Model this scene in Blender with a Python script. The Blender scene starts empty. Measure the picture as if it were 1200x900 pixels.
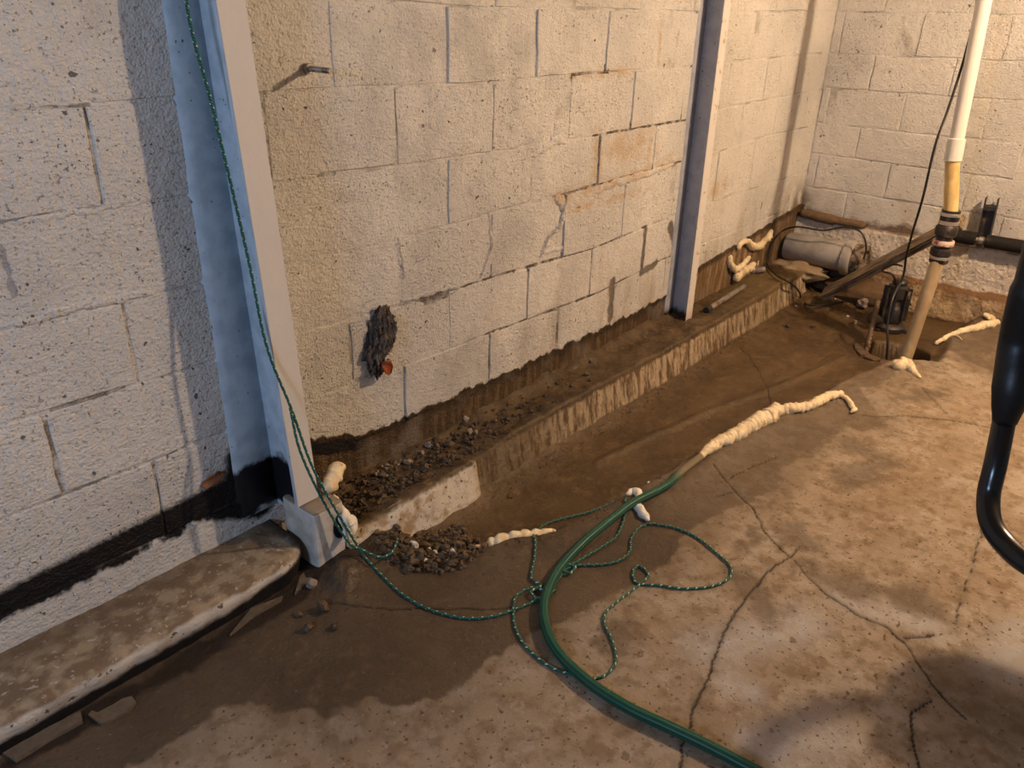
import bpy, bmesh, math, random
import numpy as np
from mathutils import Vector, Matrix, noise as mnoise
random.seed(7)
C = bpy.context.scene.collection

# ---------------------------------------------------------------- camera
cam_data = bpy.data.cameras.new('camera')
cam = bpy.data.objects.new('camera', cam_data); C.objects.link(cam)
cam.matrix_world = Matrix([[0.636546, 0.312794, -0.704961, -0.728698], [-0.770802, 0.288778, -0.567865, -1.679085], [0.025952, 0.904858, 0.424923, 0.997908], [0.0, 0.0, 0.0, 1.0]])
cam_data.sensor_width = 36.0
cam_data.lens = 27.9208
cam_data.clip_start = 0.02
bpy.context.scene.camera = cam
# ---------------------------------------------------------------- light
vs = bpy.context.scene.view_settings
vs.view_transform = 'Standard'; vs.look = 'None'; vs.gamma = 1.0; vs.use_curve_mapping = False
vs.exposure = 0.0
world = bpy.data.worlds.new('world'); bpy.context.scene.world = world; world.use_nodes = True
bg = world.node_tree.nodes['Background']; bg.inputs[0].default_value = (0.75, 0.72, 0.74, 1); bg.inputs[1].default_value = 0.17

def point_light(name, loc, power, col, radius):
    l = bpy.data.lights.new(name, 'POINT'); l.energy = power; l.color = col; l.shadow_soft_size = radius
    o = bpy.data.objects.new(name, l); o.location = loc; C.objects.link(o); return o
def area_light(name, loc, target, power, col, size):
    l = bpy.data.lights.new(name, 'AREA'); l.energy = power; l.color = col; l.size = size; l.shape = 'DISK'
    o = bpy.data.objects.new(name, l); o.location = loc; C.objects.link(o)
    o.rotation_euler = (Vector(target) - Vector(loc)).to_track_quat('-Z', 'Y').to_euler(); return o
point_light('bulb_light', (2.7, -2.2, 1.8), 245, (1.0, 0.72, 0.465), 0.04)
area_light('window_light', (-2.3, -1.3, 1.25), (0.6, -0.3, 0.1), 33, (0.50, 0.68, 1.0), 0.5)

# ---------------------------------------------------------------- helpers
def link(o): C.objects.link(o); return o
def tag(o, label=None, cat=None, group=None, kind=None):
    if label: o['label'] = label
    if cat: o['category'] = cat
    if group: o['group'] = group
    if kind: o['kind'] = kind
    return o
def mesh_obj(name, verts, faces, mat=None, parent=None, smooth=False, uvs=None):
    me = bpy.data.meshes.new(name); me.from_pydata([tuple(v) for v in verts], [], faces)
    if smooth: me.polygons.foreach_set('use_smooth', [True] * len(me.polygons))
    if uvs is not None:
        ul = me.uv_layers.new(name='UVMap')
        li = np.zeros(len(me.loops), dtype=np.int32); me.loops.foreach_get('vertex_index', li)
        ul.data.foreach_set('uv', np.array(uvs, dtype=np.float32)[li].ravel())
    if mat: me.materials.append(mat)
    o = bpy.data.objects.new(name, me); link(o)
    if parent: o.parent = parent
    me.update(); return o
def bm_obj(name, bm, mat=None, parent=None, smooth=False):
    me = bpy.data.meshes.new(name); bm.normal_update(); bm.to_mesh(me); bm.free()
    if smooth: me.polygons.foreach_set('use_smooth', [True] * len(me.polygons))
    if mat: me.materials.append(mat)
    o = bpy.data.objects.new(name, me); link(o)
    if parent: o.parent = parent
    return o
def empty(name, loc=(0, 0, 0), rot=(0, 0, 0)):
    o = bpy.data.objects.new(name, None); o.location = loc; o.rotation_euler = rot; o.empty_display_size = .05
    return link(o)
def thing(name, label, cat, loc=(0, 0, 0), rot=(0, 0, 0), group=None):
    return tag(empty(name, loc, rot), label, cat, group)
def catmull(P, sub=6):
    P = [Vector(p) for p in P]; out = []
    if len(P) < 3: 
        return [P[0].lerp(P[-1], i / sub) for i in range(sub + 1)]
    for i in range(len(P) - 1):
        a = P[i - 1] if i else P[i] * 2 - P[i + 1]; b = P[i]; c = P[i + 1]
        d = P[i + 2] if i + 2 < len(P) else P[i + 1] * 2 - P[i]
        for k in range(sub):
            t = k / sub
            out.append(0.5 * ((2 * b) + (c - a) * t + (2 * a - 5 * b + 4 * c - d) * t * t + (3 * b - a - 3 * c + d) * t ** 3))
    out.append(P[-1]); return out
def tube_data(path, r, n=8, caps=True):
    """path list of points, r scalar, list or f(i,s,ang)->radius; returns verts, faces, uvs"""
    path = [Vector(p) for p in path]; m = len(path)
    s = [0]
    for i in range(1, m): s.append(s[-1] + (path[i] - path[i - 1]).length)
    verts, faces, uvs = [], [], []
    t0 = (path[1] - path[0]).normalized()
    up = Vector((0, 0, 1)) if abs(t0.z) < .9 else Vector((1, 0, 0))
    nrm = (up - t0 * up.dot(t0)).normalized()
    for i in range(m):
        t = (path[min(i + 1, m - 1)] - path[max(i - 1, 0)])
        t = t.normalized() if t.length > 1e-9 else t0
        nrm = (nrm - t * nrm.dot(t)).normalized(); b = t.cross(nrm)
        for k in range(n):
            a = 2 * math.pi * k / n
            rr = r(i, s[i], a) if callable(r) else (r[i] if isinstance(r, (list, tuple)) else r)
            verts.append(path[i] + (nrm * math.cos(a) + b * math.sin(a)) * rr); uvs.append((s[i], k / n))
    for i in range(m - 1):
        for k in range(n):
            faces.append((i * n + k, i * n + (k + 1) % n, (i + 1) * n + (k + 1) % n, (i + 1) * n + k))
    if caps:
        faces.append(tuple(range(n - 1, -1, -1))); faces.append(tuple(range((m - 1) * n, m * n)))
    return verts, faces, uvs
def tube(name, path, r, mat, parent=None, n=8, sub=6, smooth=True, caps=True):
    p = catmull(path, sub) if sub else path
    v, f, uv = tube_data(p, r, n, caps)
    return mesh_obj(name, v, f, mat, parent, smooth, uv)
def lathe(name, prof, mat, parent=None, n=20, M=None, smooth=True):
    """prof: list of (r, z) around Z; M transform"""
    verts, faces = [], []
    for r, z in prof:
        for k in range(n):
            a = 2 * math.pi * k / n; v = Vector((r * math.cos(a), r * math.sin(a), z)); verts.append(M @ v if M else v)
    for i in range(len(prof) - 1):
        for k in range(n): faces.append((i * n + k, i * n + (k + 1) % n, (i + 1) * n + (k + 1) % n, (i + 1) * n + k))
    faces.append(tuple(range(n - 1, -1, -1))); faces.append(tuple(range((len(prof) - 1) * n, len(prof) * n)))
    o = mesh_obj(name, verts, faces, mat, parent, smooth)
    if smooth:
        for p in o.data.polygons: p.use_smooth = p.normal.z < 2
        try:
            o.data.set_sharp_from_angle(angle=math.radians(40))
        except Exception: pass
    return o
def box_bm(bm, lo, hi, M=None, bevel=0.0):
    vs = [bm.verts.new(((lo, hi)[i][0], (lo, hi)[j][1], (lo, hi)[k][2])) for i in (0, 1) for j in (0, 1) for k in (0, 1)]
    fs = [(0, 1, 3, 2), (4, 6, 7, 5), (0, 4, 5, 1), (2, 3, 7, 6), (0, 2, 6, 4), (1, 5, 7, 3)]
    F = [bm.faces.new([vs[i] for i in f]) for f in fs]
    if bevel:
        es = list({e for f in F for e in f.edges})
        r = bmesh.ops.bevel(bm, geom=es, offset=bevel, segments=2, affect='EDGES', profile=.6)
        vs = list({v for f in r['faces'] for v in f.verts} | {v for v in vs if v.is_valid})
    if M is not None:
        for v in vs: v.co = M @ v.co
    return vs
def box(name, lo, hi, mat, parent=None, M=None, bevel=0.0):
    bm = bmesh.new(); box_bm(bm, lo, hi, M, bevel); return bm_obj(name, bm, mat, parent)
def axis_M(a, b):
    """matrix whose local Z runs from a to b, origin a"""
    a = Vector(a); b = Vector(b); q = (b - a).to_track_quat('Z', 'Y')
    return Matrix.Translation(a) @ q.to_matrix().to_4x4()

# numpy noise
rng = np.random.RandomState(3); TAB = rng.rand(256, 256)
def vnoise(x, y):
    xi = np.floor(x).astype(int); yi = np.floor(y).astype(int); fx = x - xi; fy = y - yi
    fx = fx * fx * (3 - 2 * fx); fy = fy * fy * (3 - 2 * fy)
    g = lambda i, j: TAB[(xi + i) & 255, (yi + j) & 255]
    return (g(0, 0) * (1 - fx) + g(1, 0) * fx) * (1 - fy) + (g(0, 1) * (1 - fx) + g(1, 1) * fx) * fy
def fbm(x, y, sc, oc=4):
    v = 0; a = .5; 
    for o in range(oc): v = v + a * (vnoise(x * sc + 17.3 * o, y * sc + 5.1 * o) - .5); a *= .5; sc *= 2.03
    return v
def seg_dist(x, y, pts, closed=False):
    d = np.full(np.shape(x), 9.0); n = len(pts)
    for i in range(n if closed else n - 1):
        ax, ay = pts[i]; bx, by = pts[(i + 1) % n]; ex, ey = bx - ax, by - ay; L = ex * ex + ey * ey + 1e-12
        h = np.clip(((x - ax) * ex + (y - ay) * ey) / L, 0, 1)
        d = np.minimum(d, np.hypot(x - ax - h * ex, y - ay - h * ey))
    return d
def poly_sd(x, y, pts):
    """signed distance, positive inside"""
    ins = np.zeros(np.shape(x), bool); n = len(pts)
    for i in range(n):
        ax, ay = pts[i]; bx, by = pts[(i + 1) % n]
        if ay == by: continue
        c = ((ay > y) != (by > y)) & (x < (bx - ax) * (y - ay) / (by - ay) + ax); ins ^= c
    d = seg_dist(x, y, pts, True); return np.where(ins, d, -d)
def sstep(a, b, v): t = np.clip((v - a) / (b - a), 0, 1); return t * t * (3 - 2 * t)

# ---------------------------------------------------------------- node helper
class NT:
    def __init__(s, name, rough=.8, spec=.3):
        s.m = bpy.data.materials.new(name); s.m.use_nodes = True; s.t = s.m.node_tree; s.n = s.t.nodes
        s.b = s.n['Principled BSDF']; s.b.inputs['Roughness'].default_value = rough
        s.b.inputs['Specular IOR Level'].default_value = spec
        s.geo = s.n.new('ShaderNodeNewGeometry'); s.pos = s.geo.outputs['Position']
        s.sep = None
    def put(s, sock, v):
        if v is None: return
        if isinstance(v, bpy.types.NodeSocket): s.t.links.new(v, sock)
        else:
            if hasattr(sock.default_value, '__len__') and len(sock.default_value) == 4 and len(v) == 3: v = (*v, 1)
            sock.default_value = v
    def math(s, op, a, b=None, c=None, clamp=False):
        n = s.n.new('ShaderNodeMath'); n.operation = op; n.use_clamp = clamp
        for i, v in enumerate((a, b, c)):
            if v is not None: s.put(n.inputs[i], v)
        return n.outputs[0]
    def vm(s, op, a, b=None, scale=None, out=0):
        n = s.n.new('ShaderNodeVectorMath'); n.operation = op; s.put(n.inputs[0], a)
        if b is not None: s.put(n.inputs[1], b)
        if scale is not None: s.put(n.inputs['Scale'], scale)
        return n.outputs[out]
    def xyz(s):
        if not s.sep:
            n = s.n.new('ShaderNodeSeparateXYZ'); s.put(n.inputs[0], s.pos); s.sep = n.outputs
        return s.sep
    def noise(s, scale, detail=3, vec=None, rough=.55, stretch=None, out=0, dist=0):
        v = vec if vec is not None else s.pos
        if stretch: v = s.vm('MULTIPLY', v, stretch)
        n = s.n.new('ShaderNodeTexNoise'); s.put(n.inputs['Vector'], v); n.inputs['Scale'].default_value = scale
        n.inputs['Detail'].default_value = detail; n.inputs['Roughness'].default_value = rough; n.inputs['Distortion'].default_value = dist
        return n.outputs[out]
    def voro(s, scale, vec=None, feat='F1', out=0):
        n = s.n.new('ShaderNodeTexVoronoi'); n.feature = feat; s.put(n.inputs['Vector'], vec if vec is not None else s.pos); n.inputs['Scale'].default_value = scale
        return n.outputs[out]
    def ss(s, v, a, b):      # smoothstep map a..b -> 0..1
        n = s.n.new('ShaderNodeMapRange'); n.interpolation_type = 'SMOOTHSTEP'; s.put(n.inputs['Value'], v)
        n.inputs['From Min'].default_value = a; n.inputs['From Max'].default_value = b; return n.outputs[0]
    def lin(s, v, a, b, c=0., d=1.):
        n = s.n.new('ShaderNodeMapRange'); s.put(n.inputs['Value'], v)
        n.inputs['From Min'].default_value = a; n.inputs['From Max'].default_value = b; n.inputs['To Min'].default_value = c; n.inputs['To Max'].default_value = d; return n.outputs[0]
    def mix(s, f, a, b, mode='MIX'):
        n = s.n.new('ShaderNodeMix'); n.data_type = 'RGBA'; n.blend_type = mode; n.clamp_factor = True
        s.put(n.inputs[0], f); s.put(n.inputs[6], a); s.put(n.inputs[7], b); return n.outputs[2]
    def mul(s, a, b): return s.math('MULTIPLY', a, b)
    def inv(s, a): return s.math('SUBTRACT', 1.0, a)
    def mx(s, a, b): return s.math('MAXIMUM', a, b)
    def ramp(s, v, pts):    # piecewise linear scalar curve, pts (x, value) ; x in 0..1
        n = s.n.new('ShaderNodeValToRGB'); s.put(n.inputs[0], v); el = n.color_ramp.elements
        while len(el) < len(pts): el.new(.5)
        for e, (x, c) in zip(el, pts): e.position = x; e.color = (c, c, c, 1)
        return n.outputs[0]
    def bump(s, h, dist=.002, strength=1., normal=None):
        n = s.n.new('ShaderNodeBump'); s.put(n.inputs['Height'], h); n.inputs['Distance'].default_value = dist; n.inputs['Strength'].default_value = strength
        if normal is not None: s.put(n.inputs['Normal'], normal)
        return n.outputs[0]
    def done(s, col=None, rough=None, normal=None, metal=None):
        s.put(s.b.inputs['Base Color'], col); s.put(s.b.inputs['Roughness'], rough); s.put(s.b.inputs['Normal'], normal)
        if metal is not None: s.b.inputs['Metallic'].default_value = metal
        return s.m
    def segs(s, P, lst, warp=None):
        """min over segments of dist/width in the plane of P; lst of ((ax,az),(bx,bz),w)"""
        out = None
        for a, b, w in lst:
            A = (a[0], 0, a[1]); ba = (b[0] - a[0], 0, b[1] - a[1]); L = ba[0] ** 2 + ba[2] ** 2 + 1e-9
            pa = s.vm('SUBTRACT', P, A); h = s.math('MULTIPLY', s.vm('DOT_PRODUCT', pa, ba, out=1), 1 / L, clamp=True)
            pr = s.vm('SCALE', ba, scale=h); d = s.mul(s.vm('LENGTH', s.vm('SUBTRACT', pa, pr), out=1), 1 / w)
            out = d if out is None else s.math('MINIMUM', out, d)
        return out

def simple(name, col, rough=.6, spec=.4, nscale=60, nvar=.25, bump=.0006, metal=None, dirt=None, dscale=12, dth=.55):
    k = NT(name, rough, spec); n1 = k.noise(nscale, 4)
    c = k.mix(n1, tuple(x * (1 - nvar) for x in col), tuple(min(1, x * (1 + nvar)) for x in col))
    if dirt: c = k.mix(k.ss(k.noise(dscale, 5), dth - .08, dth + .08), c, dirt)
    return k.done(c, None, k.bump(n1, bump), metal)

# ---------------------------------------------------------------- wall paint (old white paint over block, mud and sprayed tar stains)
def wall_paint(name, mortar=False):
    k = NT(name, .85, .25); X, Y, Z = k.xyz()
    big = k.noise(1.7, 4); mid = k.noise(9, 4)
    base = k.mix(k.ss(big, .38, .66), (.66, .63, .58), (.54, .52, .49))
    base = k.mix(k.mul(k.ss(mid, .5, .8), .5), base, (.46, .435, .40))
    # pinholes and open pores
    dens = k.ss(k.noise(3.5, 3, stretch=(1, 1, 1.4)), .40, .68)
    pit = k.ss(k.noise(130, 2), .645, .70); pit2 = k.ss(k.noise(42, 2, rough=.4), .735, .77)
    fine = k.ss(k.noise(230, 3, rough=.7), .53, .64)
    base = k.mix(k.mul(k.mul(fine, k.lin(X, .0, .5, .5, 1)), k.math('ADD', k.mul(dens, .50), .16)), base, (.25, .235, .21))
    base = k.mix(k.mul(pit, k.math('ADD', k.mul(dens, .80), .22)), base, (.10, .085, .07))
    base = k.mix(k.mul(pit2, .8), base, (.045, .035, .028))
    # grey wash near x 0.5-1.5 upper part
    gw = k.mul(k.ss(k.noise(5, 5, stretch=(1, 1, .8)), .45, .65), k.mul(k.ss(X, .3, .9), k.inv(k.ss(X, 1.3, 2.0))))
    base = k.mix(k.mul(gw, .45), base, (.36, .35, .34))
    Pw = k.vm('ADD', k.pos, k.vm('SCALE', k.vm('SUBTRACT', k.noise(22, 4, out=1), (.5, .5, .5)), scale=.030))
    Pw = k.vm('MULTIPLY', Pw, (1, 0, 1))
    left = k.inv(k.ss(Y, -.03, -.02))     # 0 on the left wall plane, 1 far from it
    onleft = k.inv(left)
    # rusty brown seep
    rust = k.segs(Pw, RUST)
    rm = k.mul(k.inv(k.ss(rust, .1, 1.3)), k.mul(onleft, k.ss(k.noise(14, 6, rough=.7), .38, .60)))
    base = k.mix(k.mul(rm, .6), base, (.46, .30, .14))
    # grey cracks where paint lifted
    gc = k.segs(Pw, GREY); base = k.mix(k.mul(k.mul(k.inv(k.ss(k.math('ADD', gc, k.mul(k.math('SUBTRACT', k.noise(40, 4, rough=.7), .5), 2.2)), .45, .75)), onleft), .65), base, (.22, .22, .24))
    # dark open joints
    at = k.n.new('ShaderNodeAttribute'); at.attribute_name = 'grime'
    dm = k.mul(k.ss(k.math('ADD', at.outputs['Fac'], k.mul(k.math('SUBTRACT', k.noise(70, 4, rough=.7), .5), 1.7)), .62, .80), k.mul(k.lin(k.noise(17, 3), .40, .55, .15, 1), k.lin(X, .2, 1.2, .75, 1)))
    drp = k.segs(Pw, DRIP); dm = k.mx(dm, k.mul(k.mul(k.inv(k.ss(drp, .5, 1.05)), onleft), .9))
    base = k.mix(k.mul(dm, .9), base, (.050, .032, .018))
    # faint dirt in lower joints and lower wall
    low = k.mul(k.inv(k.ss(Z, -.15, .25)), k.ss(X, .6, 2.0)); 
    base = k.mix(k.mul(k.mul(low, k.ss(k.noise(7, 5, stretch=(1, 1, .35)), .45, .7)), .6), base, (.30, .22, .14))
    # mud tide line
    tl = k.ramp(k.math('MULTIPLY', X, .25, clamp=True), [(0, 0), (.098, 0.0), (.104, .40), (.155, .325), (.30, .305), (.47, .30), (.55, .30), (.64, .32), (.70, .39), (.82, .43), (.98, .49), (1, .50)])
    tz = k.math('SUBTRACT', k.mul(tl, 1.0), .50)        # line height, world z
    wob = k.mul(k.math('SUBTRACT', k.noise(16, 5, stretch=(1, 1, .6)), .5), k.lin(X, 2.4, 2.8, .09, .035))
    dz = k.math('ADD', k.math('SUBTRACT', tz, Z), wob)
    mud = k.ss(dz, -.004, .006)
    streak = k.ss(k.noise(34, 4, stretch=(1, 1, .12)), .45, .62)
    edge = k.mul(mud, k.inv(k.ss(dz, .02, .05)))
    rightcol = k.ss(X, 2.45, 2.75)
    mudc = k.mix(streak, (.060, .036, .017), (.13, .085, .045))
    mudr = k.mix(streak, (.15, .092, .045), (.30, .205, .115))
    mc = k.mix(rightcol, mudc, mudr); mc = k.mix(k.mul(edge, .8), mc, (.028, .018, .009))
    base = k.mix(k.mul(mud, onleft), base, mc)
    # brown dirt along the foot of the back wall and in the corner
    bk = k.ss(X, 4.0, 4.05)
    bz = k.math('ADD', k.math('ADD', Z, .05), k.mul(k.math('SUBTRACT', k.noise(11, 5), .5), .12))
    base = k.mix(k.mul(k.mul(bk, k.inv(k.ss(bz, -.01, .035))), .9), base, (.10, .06, .03))
    cor = k.mul(k.ss(X, 3.6, 4.06), k.mul(k.inv(k.ss(Z, -.05, .22)), k.ss(Y, -.12, 0)))
    base = k.mix(k.mul(cor, k.ss(k.noise(12, 4), .35, .6)), base, (.11, .07, .035))
    # sprayed black stripe on the left
    sn = k.mul(k.math('SUBTRACT', k.noise(12, 3, stretch=(1, 1, .4)), .5), .07); sf = k.mul(k.math('SUBTRACT', k.noise(90, 3), .5), .018)
    up = k.math('ADD', k.math('ADD', k.mul(X, .06), -.128), sf); dn = k.math('ADD', k.math('ADD', k.mul(X, .03), -.212), k.math('ADD', sn, sf))
    st = k.mul(k.inv(k.ss(k.math('SUBTRACT', Z, up), -.012, .010)), k.ss(k.math('SUBTRACT', Z, dn), -.006, .008))
    st = k.mul(st, k.inv(k.ss(X, .30, .32)))
    bl = k.segs(Pw, [((.20, -.17), (.23, -.08), .05), ((.22, -.12), (.27, -.10), .035), ((.15, -.19), (.26, -.24), .045), ((.43, -.145), (.62, -.205), .022)])
    st = k.mx(st, k.inv(k.ss(k.math('ADD', bl, k.mul(sf, 14)), .7, 1.15)))
    st = k.mul(st, onleft)
    base = k.mix(st, base, (.008, .007, .008))
    if mortar: base = k.mix(k.mul(k.ss(k.noise(5, 3), .50, .66), .55), base, (.20, .17, .14))
    grain = k.noise(170, 3); lump = k.noise(28, 4, rough=.6); strk = k.noise(60, 3, stretch=(1, 1, 2.2))
    h = k.math('ADD', k.mul(grain, .9), k.math('ADD', k.mul(lump, 1.6), k.mul(strk, .8)))
    h = k.math('SUBTRACT', h, k.math('ADD', k.mul(pit, .8), k.mul(pit2, 1.2)))
    rough = k.mix(k.mx(st, k.mul(mud, onleft)), (.88, .88, .88), (.5, .5, .5))
    return k.done(base, rough, k.bump(h, .0050, 1.0))
def S(pts, w): return [(pts[i], pts[i + 1], w) for i in range(len(pts) - 1)]
RUST = (S([(1.632, 0.801), (2.013, 0.810)], .022) + S([(1.814, 0.589), (1.824, 0.420)], .05) + S([(1.567, 0.400), (1.781, 0.400), (2.080, 0.416), (2.458, 0.442)], .035) + S([(1.938, 0.530), (2.192, 0.521)], .09)
        + S([(2.196, 0.992), (2.205, 0.826)], .015) + S([(1.650, 0.347), (2.227, 0.338)], .02) + S([(2.836, 0.250), (2.949, 0.267)], .05))
GREY = (S([(1.629, 0.403), (1.601, 0.302), (1.528, 0.259), (1.496, 0.202)], .015) + S([(1.207, 0.403), (1.218, 0.288), (1.168, 0.197)], .010) + S([(0.807, 0.394), (0.828, 0.274)], .009) + S([(-0.204, 0.567), (-0.198, 0.472)], .010))
DARK = (S([(1.641, 0.806), (1.840, 0.810)], .012) + S([(1.804, 0.583), (1.813, 0.415)], .012) + S([(1.577, 0.405), (1.780, 0.407), (2.146, 0.412), (2.459, 0.438)], .012) + S([(1.449, 0.162), (1.454, -0.008)], .012)
        + S([(1.850, 0.164), (1.843, -0.020)], .012) + S([(1.598, 0.026), (1.608, -0.169)], .016) + S([(1.998, -0.010), (2.001, -0.169)], .028) + S([(2.224, 0.173), (2.225, -0.023), (2.353, -0.004)], .020)
        + S([(1.216, -0.020), (1.210, -0.175)], .010) + S([(1.220, -0.022), (1.602, -0.020), (1.894, -0.040), (2.221, -0.003), (2.562, 0.001)], .010) + S([(1.216, 0.171), (1.458, 0.169), (1.850, 0.168), (2.123, 0.162)], .008)
        + S([(0.814, 0.189), (1.037, 0.184), (1.203, 0.180)], .006) + S([(-0.009, 0.808), (-0.009, 0.768)], .012) + S([(-0.009, 0.810), (-0.029, 0.808), (-0.090, 0.809)], .006) + S([(-0.193, 0.177), (-0.200, 0.096), (-0.191, 0.036)], .008)
        + S([(2.455, 0.124), (2.531, 0.031)], .03) + S([(-0.194, 0.609), (-0.101, 0.612), (-0.019, 0.611)], .006) + S([(-0.004, 0.403), (0.012, 0.391)], .014) + S([(-0.172, 0.218), (-0.042, 0.203)], .006)
        + S([(-0.229, 0.006), (0.048, 0.011)], .005) + S([(2.918, 0.126), (2.946, 0.185)], .012) + S([(2.804, 0.049), (2.989, 0.046), (2.982, 0.158)], .012) + S([(2.793, -0.072), (3.267, -0.044), (3.653, -0.031)], .014)
        + S([(0.407, 0.804), (0.409, 0.626)], .006) + S([(2.489, 1.058), (2.502, 0.419), (2.524, -0.008)], .012) + S([(0.381, 0.617), (0.580, 0.608)], .006) + S([(1.796, 0.596), (2.048, 0.606), (2.458, 0.601)], .006) + S([(3.126, 0.071), (3.547, 0.086)], .01))
DRIP = S([(1.998, -0.010), (2.001, -0.169)], .028) + S([(2.224, 0.173), (2.225, -0.023), (2.353, -0.004)], .020) + S([(2.450, 0.145), (2.533, 0.023)], .03)
M_BLOCK = wall_paint('painted_block'); M_MORTAR = wall_paint('painted_mortar', True)

# ---------------------------------------------------------------- block walls
LW = {4: [(-0.148, 0.813), (0.004, 0.810), (0.372, 0.815), (1.203, 0.801), (1.646, 0.808), (2.466, 0.809), (2.795, 0.817), (3.927, 0.836)], 3: [(-0.193, 0.614), (0.147, 0.607), (0.381, 0.613), (0.585, 0.606), (0.876, 0.598), (1.652, 0.594), (2.512, 0.597), (2.795, 0.623), (3.963, 0.642)], 2: [(-0.240, 0.409), (0.100, 0.409), (0.813, 0.393), (1.211, 0.403), (1.567, 0.406), (2.447, 0.425), (2.803, 0.423), (3.225, 0.450)], 1: [(-0.173, 0.216), (0.118, 0.208), (0.417, 0.208), (0.690, 0.198), (0.814, 0.192), (1.190, 0.186), (1.850, 0.164), (2.501, 0.194)], 0: [(-0.285, 0.014), (0.116, 0.011), (0.431, 0.004), (0.613, 0.007), (0.795, -0.006), (1.220, -0.015), (1.893, -0.033), (2.389, -0.000)]}
BH = .2032; BL = .4064; XMIN = -1.63; XB = 4.0671; TOP = 1.93
def line_z(k, x):
    if k in LW: a = LW[k]; return float(np.interp(x, [q[0] for q in a], [q[1] for q in a])) 
    if k > 4: return line_z(4, x) + (k - 4) * BH
    if k == -1: return -.203
    return -.335
def make_block(name, fx, parent, mat, x0, x1, zlo, zhi, seed):
    """fx(u, d, z)->world ; u along wall, d depth into the room"""
    R = random.Random(seed); g = .0011 + R.uniform(0, .0008); B = .0042; rings = [[], [], []]
    d0 = R.uniform(-.0018, .0022); tilt = R.uniform(-.003, .003); wd = x1 - x0
    cx = (x0 + x1) / 2; nx = 5 if wd > .2 else 3; V3 = 3
    # outline parameters s (0..1 along), t (0 bottom, 1 top)
    out = [(i / nx, 0) for i in range(nx)] + [(1, j / 3) for j in range(3)] + [(1 - i / nx, 1) for i in range(nx)] + [(0, 1 - j / 3) for j in range(3)]
    V = []; A = []
    for r, (ins, dep, wgt) in enumerate(((0, -.002, 1), (B, .0035, .42), (B + .009, .0038, 0))):
        for s_, t_ in out:
            q = random.Random(seed * 1000 + round(s_ * 97) * 7 + round(t_ * 53)); jx, jz, kk = q.uniform(-.0028, .0028) * (r > 0), q.uniform(-.0028, .0028) * (r > 0), q.uniform(.6, 1.4)
            x = x0 + g + (wd - 2 * g) * s_ + jx; lo_, hi_ = zlo(x), zhi(x); z = lo_ + g + (hi_ - lo_ - 2 * g) * t_ + jz
            px_, pz_ = x, z; e = ins * (kk if r == 1 else 1)
            if s_ == 0: x += e
            if s_ == 1: x -= e
            if t_ == 0: z += e
            if t_ == 1: z -= e
            V.append(fx(x, dep + d0 * (r > 0) + (tilt * (x - cx) / .2 if r else 0), z)); A.append((px_, pz_, wgt))
    N = len(out); F = []
    for r in range(2):
        for i in range(N): j = (i + 1) % N; F.append((r * N + i, r * N + j, (r + 1) * N + j, (r + 1) * N + i))
    F.append(tuple(range(2 * N, 3 * N)))
    o = mesh_obj(name, V, F, mat, parent); set_grime(o, A, fx is fl)
    return o
def grime_at(px_, pz_):
    g_ = np.zeros(px_.shape)
    for a_, b_, w_ in DARK: g_ = np.maximum(g_, 1 - sstep(.012, .03, seg_dist(px_, pz_, [a_, b_]) - w_ * .5))
    return g_
def set_grime(o, A, left):
    A = np.array(A); v = grime_at(A[:, 0], A[:, 1]) * A[:, 2] if left else np.where(A[:, 1] < .02, .55, 0.0) * A[:, 2]
    at = o.data.color_attributes.new('grime', 'FLOAT_COLOR', 'POINT'); at.data.foreach_set('color', np.repeat(v, 4).astype(np.float32))
fl = lambda u, d, z: (u, -d, z)
V = []; F = []; gx = np.concatenate([[-1.7, -.7], np.arange(-.65, XB, .015), [XB + .1]]); gz = np.concatenate([np.arange(-.55, 1.15, .015), [TOP]])
GX, GZ = np.meshgrid(gx, gz, indexing='ij'); ii = np.arange(GX.size).reshape(GX.shape)
V = [(a, -.0012, b) for a, b in zip(GX.ravel(), GZ.ravel())]; F = np.stack([ii[:-1, :-1], ii[1:, :-1], ii[1:, 1:], ii[:-1, 1:]], -1).reshape(-1, 4).tolist()
nb = len(V); V += [(-1.7, .15, -.55), (XB + .1, .15, -.55), (XB + .1, .15, TOP), (-1.7, .15, TOP)]; F.append((nb, nb + 3, nb + 2, nb + 1))
wl = mesh_obj('wall_left', V, F, M_MORTAR); gr_ = np.concatenate([grime_at(GX.ravel(), GZ.ravel()), np.zeros(4)])
at = wl.data.color_attributes.new('grime', 'FLOAT_COLOR', 'POINT'); at.data.foreach_set('color', np.repeat(gr_, 4).astype(np.float32))
tag(wl, 'white painted concrete block wall on the left', None, None, 'structure')
row = -2; sd = 0
for k in range(-2, 9):
    zlo = (lambda kk: (lambda x: line_z(kk, x)))(k); zhi = (lambda kk: (lambda x: line_z(kk, x)))(k + 1)
    off = 0 if k % 2 else .5
    if k == -2:
        edges = [XMIN + .2, .43]; 
        make_block('concrete_block', fl, wl, M_BLOCK, -1.6, .44, zlo, zhi, 5); continue
    x = XMIN + (.2032 if off else 0) + .0044
    js = [i * BL + (0 if k % 2 else 0) for i in range(-4, 11)]
    js = [(i + (0 if (k % 2) else .5)) * BL for i in range(-5, 11)]
    js = [j for j in js if -1.65 < j < XB - .05]
    for a, b in zip([-1.7] + js, js + [XB + .004]):
        if b - a < .05: continue
        sd += 1; make_block('concrete_block', fl, wl, M_BLOCK, a, b, zlo, zhi, sd)
BZ = [-.066, .10, .293, .466, .66, .836, 1.04, 1.243, 1.446, 1.65, 1.853]
YEND = -3.2
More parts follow.
